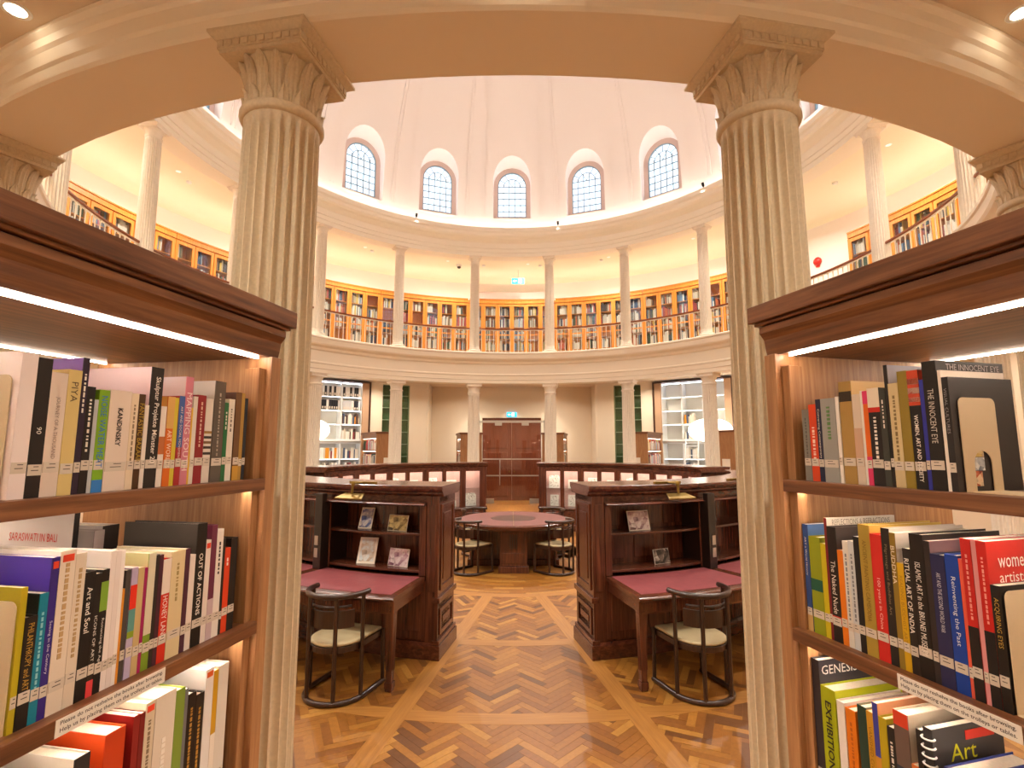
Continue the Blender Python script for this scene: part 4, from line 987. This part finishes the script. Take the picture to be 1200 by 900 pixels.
row(LS, 2, [
 (.678,.011,.26,'#b8a81e','olive yellow slim', D_(cov='#a99c1c', d=.21)),
 (.655,.022,.202,'#1c1817','short black gold-lettered', D_(title='PHILANTHROPY and ART', tc='#c79a3c', tsize=.5, tpos=.06, tlen=.6)),
 (.639,.016,.24,'#0f7f9c','teal', D_(title='~', tc='#8fd0dc', tsize=.4, tpos=.15, cov='#191d20')),
 (.624,.015,.305,'#35247f','purple', D_(title='Seeing in the Century', tc='#e0dcf0', tsize=.45, tpos=.4, tlen=.34, dot='#e8492c', cov='#4a31a8', d=.22)),
 (.592,.032,.314,'#e2d6c6','tall white tan-patterned', D_(title='~', tc='#c0a070', tsize=.4, tpos=.08, tlen=.6, dot='#e8492c', cov='#f0e8e0', d=.235)),
 (.569,.023,.303,'#dccfbd','tall ivory tan-patterned', D_(title='~', tc='#b89a6a', tsize=.45, tpos=.1, tlen=.6, cov='#f0e8e0', d=.235)),
 (.545,.024,.26,'#171414','black white-titled', D_(title='Art and Soul', tsize=.5, tpos=.12, tlen=.36, bold=.01)),
 (.531,.014,.252,'#1e1a1a','black red-footed', D_(title='ICONS OF ART', tsize=.45, tpos=.35, tlen=.45, band=[(0,.13,'#e0454a')])),
 (.514,.017,.257,'#141213','black green-boxed', D_(title='Romancing the Age', tsize=.42, tpos=.4, tlen=.4, band=[(.66,.9,'#7ea83a')])),
 (.501,.013,.294,'#efe6e2','tall white slim', D_(cov='#f5efec', d=.235)), (.489,.012,.292,'#e8dedb','tall greyish white slim', D_(d=.235)), (.479,.010,.29,'#f1eae6','tall bright white slim', D_(d=.235)),
 (.473,.006,.204,'#e0922a','very thin orange'),
 (.461,.012,.243,'#4a4340','dark slim'),
 (.442,.017,.245,'#b9add0','lilac striped', D_(band=[(.62,.84,'#e0301e'),(.42,.62,'#5d9a94'),(.36,.42,'#8aa52a')])),
 (.425,.017,.241,'#c9b07c','tan', D_(cov='#e3d7a2')),
 (.416,.009,.238,'#a01c5c','thin magenta'),
 (.396,.020,.269,'#7f9f2c','green', D_(cov='#d8d6a0', band=[(.3,1,'#d9d2b8')])),
 (.385,.012,.262,'#2c2522','black-brown slim'),
 (.373,.012,.26,'#4a2030','plum slim'),
 (.349,.024,.246,'#d2321f','bright red', D_(title='HONEY LAND', tc='#f2e4dc', tsize=.6, tpos=.36, tlen=.42, band=[(.66,1,'#e8dcd2')])),
 (.306,.043,.26,'#dccba0','thick cream', D_(title='~', tc='#a8935e', tsize=.22, tlen=.35, cov='#eadfbe')),
 (.290,.016,.259,'#4b2338','dark plum'),
 (.271,.019,.24,'#e4dad2','white plain'),
 (.237,.034,.318,'#15120f','tall black', D_(title='OUT OF ACTIONS', tsize=.42, tpos=.25, tlen=.5, cov='#3a3430', d=.235, bold=.015)),
 (.219,.018,.269,'#e6dcd4','white red-dotted', D_(dot='#e8492c')),
 (.198,.021,.307,'#6a2a44','tall plum', D_(band=[(.0,.35,'#c8b2b8')])),
 (.173,.025,.292,'#e9e2da','tall white', D_(title='~', tc='#2a2422', tsize=.34, tlen=.3)),
 (.163,.010,.265,'#23201f','thin black'),
 (.141,.022,.234,'#d8431f','orange-red', D_(title='~', tsize=.4, tlen=.1)),
 (.114,.027,.259,'#1b1918','black'),
], 'middle')
row(LS, 3, [
 (.640,.030,.30,'#3b55a8','blue-topped white', D_(cov='#e4e4ea')), (.590,.032,.305,'#b9b5b2','grey', D_(cov='#d6d2cc')), (.520,.034,.312,'#2d2a2c','charcoal', D_(cov='#e3d9cc')), (.440,.05,.325,'#c9411a','bright orange', D_(cov='#d8501e', d=.24)),
 (.404,.017,.331,'#8f2220','brick red slim'), (.390,.013,.329,'#7a1c1e','dark red slim'),
 (.363,.027,.345,'#dacdb6','tall cream', D_(title='~', tc='#8f7f64', tsize=.4, dot='#e8492c')),
 (.302,.061,.345,'#e3dacd','thick white', D_(title='~', tc='#f7f2ea', tsize=.3, tlen=.4, tpos=.3)),
 (.273,.029,.335,'#7f9a3c','green patterned', D_(cov='#a9c25a')), (.262,.011,.327,'#6d7076','grey slim'),
 (.234,.028,.308,'#1c1512','black gold-lettered', D_(title='~', tc='#b98a3c', tsize=.4)), (.206,.028,.295,'#1f1713','dark brown gold-lettered', D_(title='~', tc='#b98a3c', tsize=.4)),
 (.175,.030,.346,'#e4e0dd','tall pale grey', D_(dot='#e8692c')), (.157,.018,.332,'#c99a1e','mustard slim', D_(band=[(0,.5,'#e8e0d4')])), (.118,.039,.337,'#d8d2c8','tall greyish white'),
], 'lower')
row(RS, 1, [
 (.104,.024,.208,'#7e7c76','short grey', D_(title='~', tc='#5a5852', tsize=.3)),
 (.129,.026,.221,'#d2431c','orange-red', D_(title='~', tc='#f6dccd', tsize=.5, tpos=.3, tlen=.5, bold=.015)),
 (.155,.017,.234,'#1c2340','navy slim', D_(title='Conversing Contemporary', tsize=.5, tlen=.6)),
 (.172,.049,.234,'#989894','thick pale grey', D_(title='~', tc='#5f8a52', tsize=.34, tpos=.1, tlen=.4)),
 (.221,.011,.236,'#efe8df','thin white'),
 (.235,.038,.275,'#a8874a','tall tan', D_(cov='#d8b987', band=[(.80,.90,'#2a2118')], d=.2)),
 (.273,.024,.237,'#d8c8b6','pale face-printed', D_(band=[(.2,.62,'#c9a58c')])),
 (.297,.007,.244,'#e6e2da','very thin white'),
 (.304,.014,.243,'#e0691d','orange pink-ended', D_(band=[(0,.3,'#dc3b6c'),(.86,1,'#dc3b6c')])),
 (.318,.032,.248,'#1e1a1b','black cream-topped', D_(title='~', tsize=.36, tpos=.3, tlen=.5, band=[(.8,1,'#e6d9c6'),(.75,.8,'#c8281f')])),
 (.349,.017,.245,'#3d3f3a','dark green-grey', D_(title='~', tsize=.3, tlen=.3)),
 (.367,.009,.302,'#1c1a1a','tall thin black', D_(cov='#8b8790')),
 (.375,.025,.254,'#d2bf92','cream gold-lettered', D_(title='~', tc='#8a744a', tsize=.35)),
 (.400,.024,.281,'#8f7a2c','tall olive', D_(cov='#a08a38')),
 (.424,.027,.279,'#171414','black polka-topped', D_(title='WOMEN, ART AND SOCIETY', tsize=.42, tpos=.38, tlen=.56, cov='#c8442c', band=[(.70,1,'#c94a2e'),(.73,.77,'#eddccb'),(.80,.85,'#eddccb'),(.88,.93,'#eddccb')], bold=.015)),
 (.451,.009,.254,'#2b2f9a','thin bright blue'),
 (.460,.032,.295,'#1a1614','tall black dark-covered', D_(title='THE INNOCENT EYE', tc='#d9cfc4', tsize=.42, tpos=.22, tlen=.42, d=.215, cov='#241f20', ctitle=[('THE INNOCENT EYE', .03, .274, .17, .014, '#b5aeb0')])),
 (.493,.007,.271,'#ece4da','thin ivory', D_(d=.2)),
 (.500,.014,.254,'#231f20','black grey-lettered', D_(title='VISUAL CULTURES', tc='#9a9496', tsize=.45, tpos=.1, tlen=.4, d=.2, cov='#2a2526')),
], 'upper')
row(RS, 2, [
 (.077,.018,.299,'#2c4c8c','blue sky-covered', D_(title='ART a World History', tsize=.4, cov='#5e86c8', band=[(0,.2,'#c8a268')])),
 (.097,.040,.268,'#8f9a1e','thick lime', D_(band=[(.44,.56,'#1d5a48')], cov='#9aa428')),
 (.137,.017,.254,'#c8b81e','lemon yellow slim'),
 (.154,.008,.326,'#7c1f22','tall thin maroon', D_(cov='#e3ddd2', ctitle=[('REFLECTIONS & REFRACTIONS', .02, .306, .21, .016, '#8a8378')])),
 (.162,.029,.305,'#1d1819','black serif-titled', D_(title='The Naked Nude', tsize=.5, tpos=.3, tlen=.46, cov='#463d3c', band=[(.16,.22,'#c8342c')])),
 (.191,.018,.246,'#e07a1a','orange'),
 (.209,.017,.273,'#d9d5cc','pale grey', D_(title='~', tc='#7b7f86', tsize=.4)), (.226,.017,.276,'#c9cdd0','bluish grey', D_(title='~', tc='#7b7f86', tsize=.4)),
 (.243,.017,.29,'#1b1a1d','black slim', D_(cov='#b9bfc2')),
 (.260,.032,.324,'#a88d3a','tall gold', D_(cov='#c9ab52', title='ANCIENT PAINTING CAMBODIA', tc='#7a6424', tsize=.36)),
 (.292,.031,.305,'#cc2b26','bright red', D_(title='100 years in China', tc='#f2c9c0', tsize=.34, tpos=.35, tlen=.4)),
 (.323,.021,.324,'#231f1e','dark brown-black', D_(cov='#e2d6cc', title='Pilgrimage and Buddhist Art', tc='#8d7a5c', tsize=.42)),
 (.344,.014,.316,'#8d742c','gold-brown slim', D_(title='BUDDHA', tc='#efe2c6', tsize=.7, tpos=.1, tlen=.3, cov='#efe6dc')),
 (.358,.016,.247,'#d0a51c','yellow', D_(title='READING BUDDHIST ART', tc='#a07a14', tsize=.5)),
 (.374,.019,.284,'#26211f','black white-titled', D_(title='RITUAL ART OF INDIA', tsize=.6, tpos=.08, tlen=.6, bold=.01)),
 (.393,.032,.322,'#191513','thick black white-titled', D_(title='ISLAMIC ART in the BRUNEI MUSEUM', tsize=.4, tpos=.2, tlen=.64, cov='#221d1b')),
 (.425,.013,.31,'#2e2726','dark slim', D_(cov='#7b6268')),
 (.438,.031,.284,'#262850','navy', D_(title='ART AND THE SECOND WORLD WAR', tc='#cfd0dc', tsize=.3, tpos=.14, tlen=.45)),
 (.469,.028,.289,'#123f9c','royal blue', D_(title='Reinventing the Past', tc='#e8ecf4', tsize=.42, tpos=.16, tlen=.5)),
 (.497,.008,.284,'#d85a44','thin coral'),
 (.504,.020,.329,'#c3221f','tall red black-footed', D_(title='~', tc='#e89a90', tsize=.3, tpos=.1, tlen=.4, band=[(0,.45,'#1c1818')])),
 (.525,.009,.33,'#d88f92','thin pink'),
 (.534,.019,.329,'#c4211d','tall red white-lettered', D_(title='~', tc='#e89a90', tsize=.3, tpos=.1, tlen=.4, band=[(0,.45,'#1c1818')], cov='#cf2a24', ctitle=[('women', .03, .275, .09, .02, '#f4ece6'), ('artists', .03, .245, .08, .02, '#f4ece6'), ('in', .03, .218, .02, .018, '#f4ece6')])),
 (.553,.018,.244,'#191513','short black gold-lettered', D_(title='ACQUIRING EYES', tc='#c8a444', tsize=.55, tpos=.1, tlen=.4)),
], 'middle')
row(RS, 3, [
 (.036,.030,.352,'#2c2830','large dark grey', D_(d=.25, cov='#37333b', ctitle=[('GENESIS', .008, .314, .125, .024, '#efeae6')])),
 (.066,.054,.290,'#a3ae14','thick lime black-lettered', D_(title='EXHIBITIONS', tc='#1d1c12', tsize=.42, tpos=.12, tlen=.66, bold=.02, cov='#b5bf1c')),
 (.123,.027,.273,'#e9e3dc','white', D_(cov='#ead9d0')),
 (.153,.034,.266,'#dd7a18','orange', D_(title='~', tc='#b85c10', tsize=.3)),
 (.194,.029,.29,'#1f3d34','dark green', D_(cov='#7d7a5e', d=.24)),
 (.223,.021,.286,'#c99728','mustard', D_(title='VANISHED CIVILIZATIONS', tc='#8d6514', tsize=.5)),
 (.244,.016,.315,'#d79a3a','amber blue-topped', D_(cov='#d89a72', band=[(.6,1,'#3a3f9c')], d=.24)),
 (.260,.024,.288,'#b9a51e','olive yellow'),
 (.285,.020,.276,'#262321','black white-lettered slim', D_(title='~', tsize=.5)),
 (.306,.041,.323,'#6d5a52','collage-spined', D_(cov='#c9baa4', band=[(.9,1,'#d8462c'),(.5,.62,'#2f3a4a'),(.34,.44,'#a03a34')], d=.25)),
 (.347,.018,.22,'#d87a3c','short orange'),
 (.366,.015,.305,'#1d1b1c','black colour-footed', D_(band=[(.55,.62,'#2f6fc0'),(.65,.7,'#d8b82c'),(.45,.5,'#c8342c')])),
], 'lower')
# the spiral-bound book and its neighbours lying against it
sp = book(RS, 3, .385, .020, .318, '#2b2a2c', cov='#403e40', lab='spiral-bound book with black cover and red label, lower shelf of walnut bookcase', tagz=None, d=.22, ctitle=[('Art', .05, .245, .08, .036, '#d8d42a')])
for k in range(16):
    z = .02+k*.0185; MB().tube([(.010+.013*math.cos(2*math.pi*i/12), RS.sg*(.0+.011*math.sin(2*math.pi*i/12)), z) for i in range(12)], .0022, 5, closed=True).build('spiral_ring', M_WHITE, sp, smooth=60)
MB().box(.0195, .0204, RS.sg*.10, RS.sg*.19, .285, .305).build('red_label', cover('#d23a30'), sp)
book(RS, 3, .425, .045, .255, '#26337c', cov='#2c3a8c', lab='thick dark blue book next to the spiral-bound book, lower shelf', d=.21)
book(RS, 3, .480, .040, .245, '#e8e2da', cov='#efeae4', lab='white book after the dark blue one, lower shelf, spiral-book bookcase', d=.2)
book(RS, 3, .530, .040, .245, '#e2dbd0', cov='#efe9e2', lab='ivory book second after the dark blue one, lower shelf, spiral-book bookcase', d=.2)
# books of the back row
book(LS, 2, .335, .014, .362, '#221e20', cov='#e6dfdc', lab='tall white book with red cover lettering behind the middle row', b0=.34, d=.27, tagz=None, ctitle=[('SARASWATI IN BALI', .05, .272, .16, .022, '#d8433f')])
book(LS, 2, .20, .05, .30, '#3a3634', cov='#e9e2dd', lab='white book with pink edge behind the middle row, purple-book bookcase', b0=.36, d=.25, tagz=None)
book(LS, 2, .27, .03, .295, '#b7a9a4', cov='#cfc5c0', lab='grey patterned book behind the middle row, purple-book bookcase', b0=.33, d=.28, tagz=None)
book(RS, 1, .52, .03, .285, '#c8d2e4', cov='#7f95c8', lab='pale blue book behind the upper row, spiral-book bookcase', b0=.44, d=.2, tagz=None)
book(RS, 1, .49, .02, .28, '#26221f', cov='#3c342e', lab='dark book behind the upper row, spiral-book bookcase', b0=.42, d=.2, tagz=None)
RS.bx(MB(), .55, .57, .40, .66, ZSH[1], ZSH[1]+.20).build('back_stop', M_WALX, RS.root)
# the printed picture on the dark cover behind the bookend
vc = [o for o in bpy.data.objects if o.get('label', '').startswith('black grey-lettered book')][0]
for y0, z0, y1, z1, cc in ((.040,.012,.075,.045,['#7a2f22','#c9663c','#e8d2b0','#40332c']), (.050,.046,.085,.075,['#6d7a8c','#b8c0c8','#e8ecec','#3c4652']), (.045,.076,.085,.110,['#3f6a3a','#c8a83c','#e6d8b0','#7a3a28'])):
    MB().box(.0136, .0144, y0, y1, z0, z1).build('cover_picture', picture_mat('cover_print_%d' % int(z0*1000), cc, 60), vc)
# bookends
def bookend(S, t, rw, h, w, b, label):
    o = empty('bookend', S.at(t, b, ZSH[rw]), S.rz, label, 'bookend', 'cream metal bookends'); sg = S.sg
    c = .014; pts_ = [(0, 0), (w*.27, 0)]
    aw = w*.24; za = h*.30
    pts_ += [(w*.27+aw-aw*math.cos(math.pi*i/10), za+aw*1.0*math.sin(math.pi*i/10)) for i in range(11)]
    pts_ += [(w*.75, 0), (w, 0), (w, h-c)]+[(w-c+c*math.cos(math.pi/2*i/4), h-c+c*math.sin(math.pi/2*i/4)) for i in range(1, 5)]+[(c-c*math.sin(math.pi/2*i/4), h-c+c*math.cos(math.pi/2*i/4)) for i in range(0, 5)]
    mb = MB(); m = len(pts_); mb.add([(0, sg*y, z) for y, z in pts_]+[(.0018, sg*y, z) for y, z in pts_], [tuple(range(m)), tuple(range(m, 2*m))]+[(i, (i+1) % m, m+(i+1) % m, m+i) for i in range(m)])
    mb.build('plate', M_BOOKEND, o); MB().box(.0018, .11, sg*.0, sg*w, 0, .0016).build('foot', M_BOOKEND, o)
bookend(RS, .5155, 1, .208, .112, .05, 'cream metal bookend with arched cutout against the black books, upper shelf')
bookend(RS, .573, 2, .235, .15, .035, 'cream metal bookend beside the short gold-lettered black book')
bookend(LS, .735, 1, .235, .15, .045, 'cream metal bookend against the large white book')
bookend(LS, .690, 2, .235, .15, .035, 'cream metal bookend against the olive yellow book')
# notices on the shelf edges
def notice(S, t0, t1, label):
    o = empty('shelf_notice', S.at(t0, 0, ZSH[2]-.036), S.rz, label, 'notice'); sg = S.sg; L = t1-t0
    MB().box(0, L, 0, -sg*.0012, .001, .034).build('strip', M_PAPER, o)
    x0 = L-.008 if sg < 0 else .008; xd = (-1, 0, 0) if sg < 0 else (1, 0, 0)
    for s, z in (('Please do not reshelve the books after browsing.', .0195), ('Help us by placing them on the trolleys or tables.', .006)):
        lettering(s, M_INK, o, (x0, -sg*.0012, z), xd, (0, 0, 1), L-.016, .0105, 'notice_text', .01)
notice(LS, .375, .625, 'white strip notice on the middle shelf edge of the purple-book bookcase'); notice(RS, .36, .60, 'white strip notice on the middle shelf edge of the spiral-book bookcase')
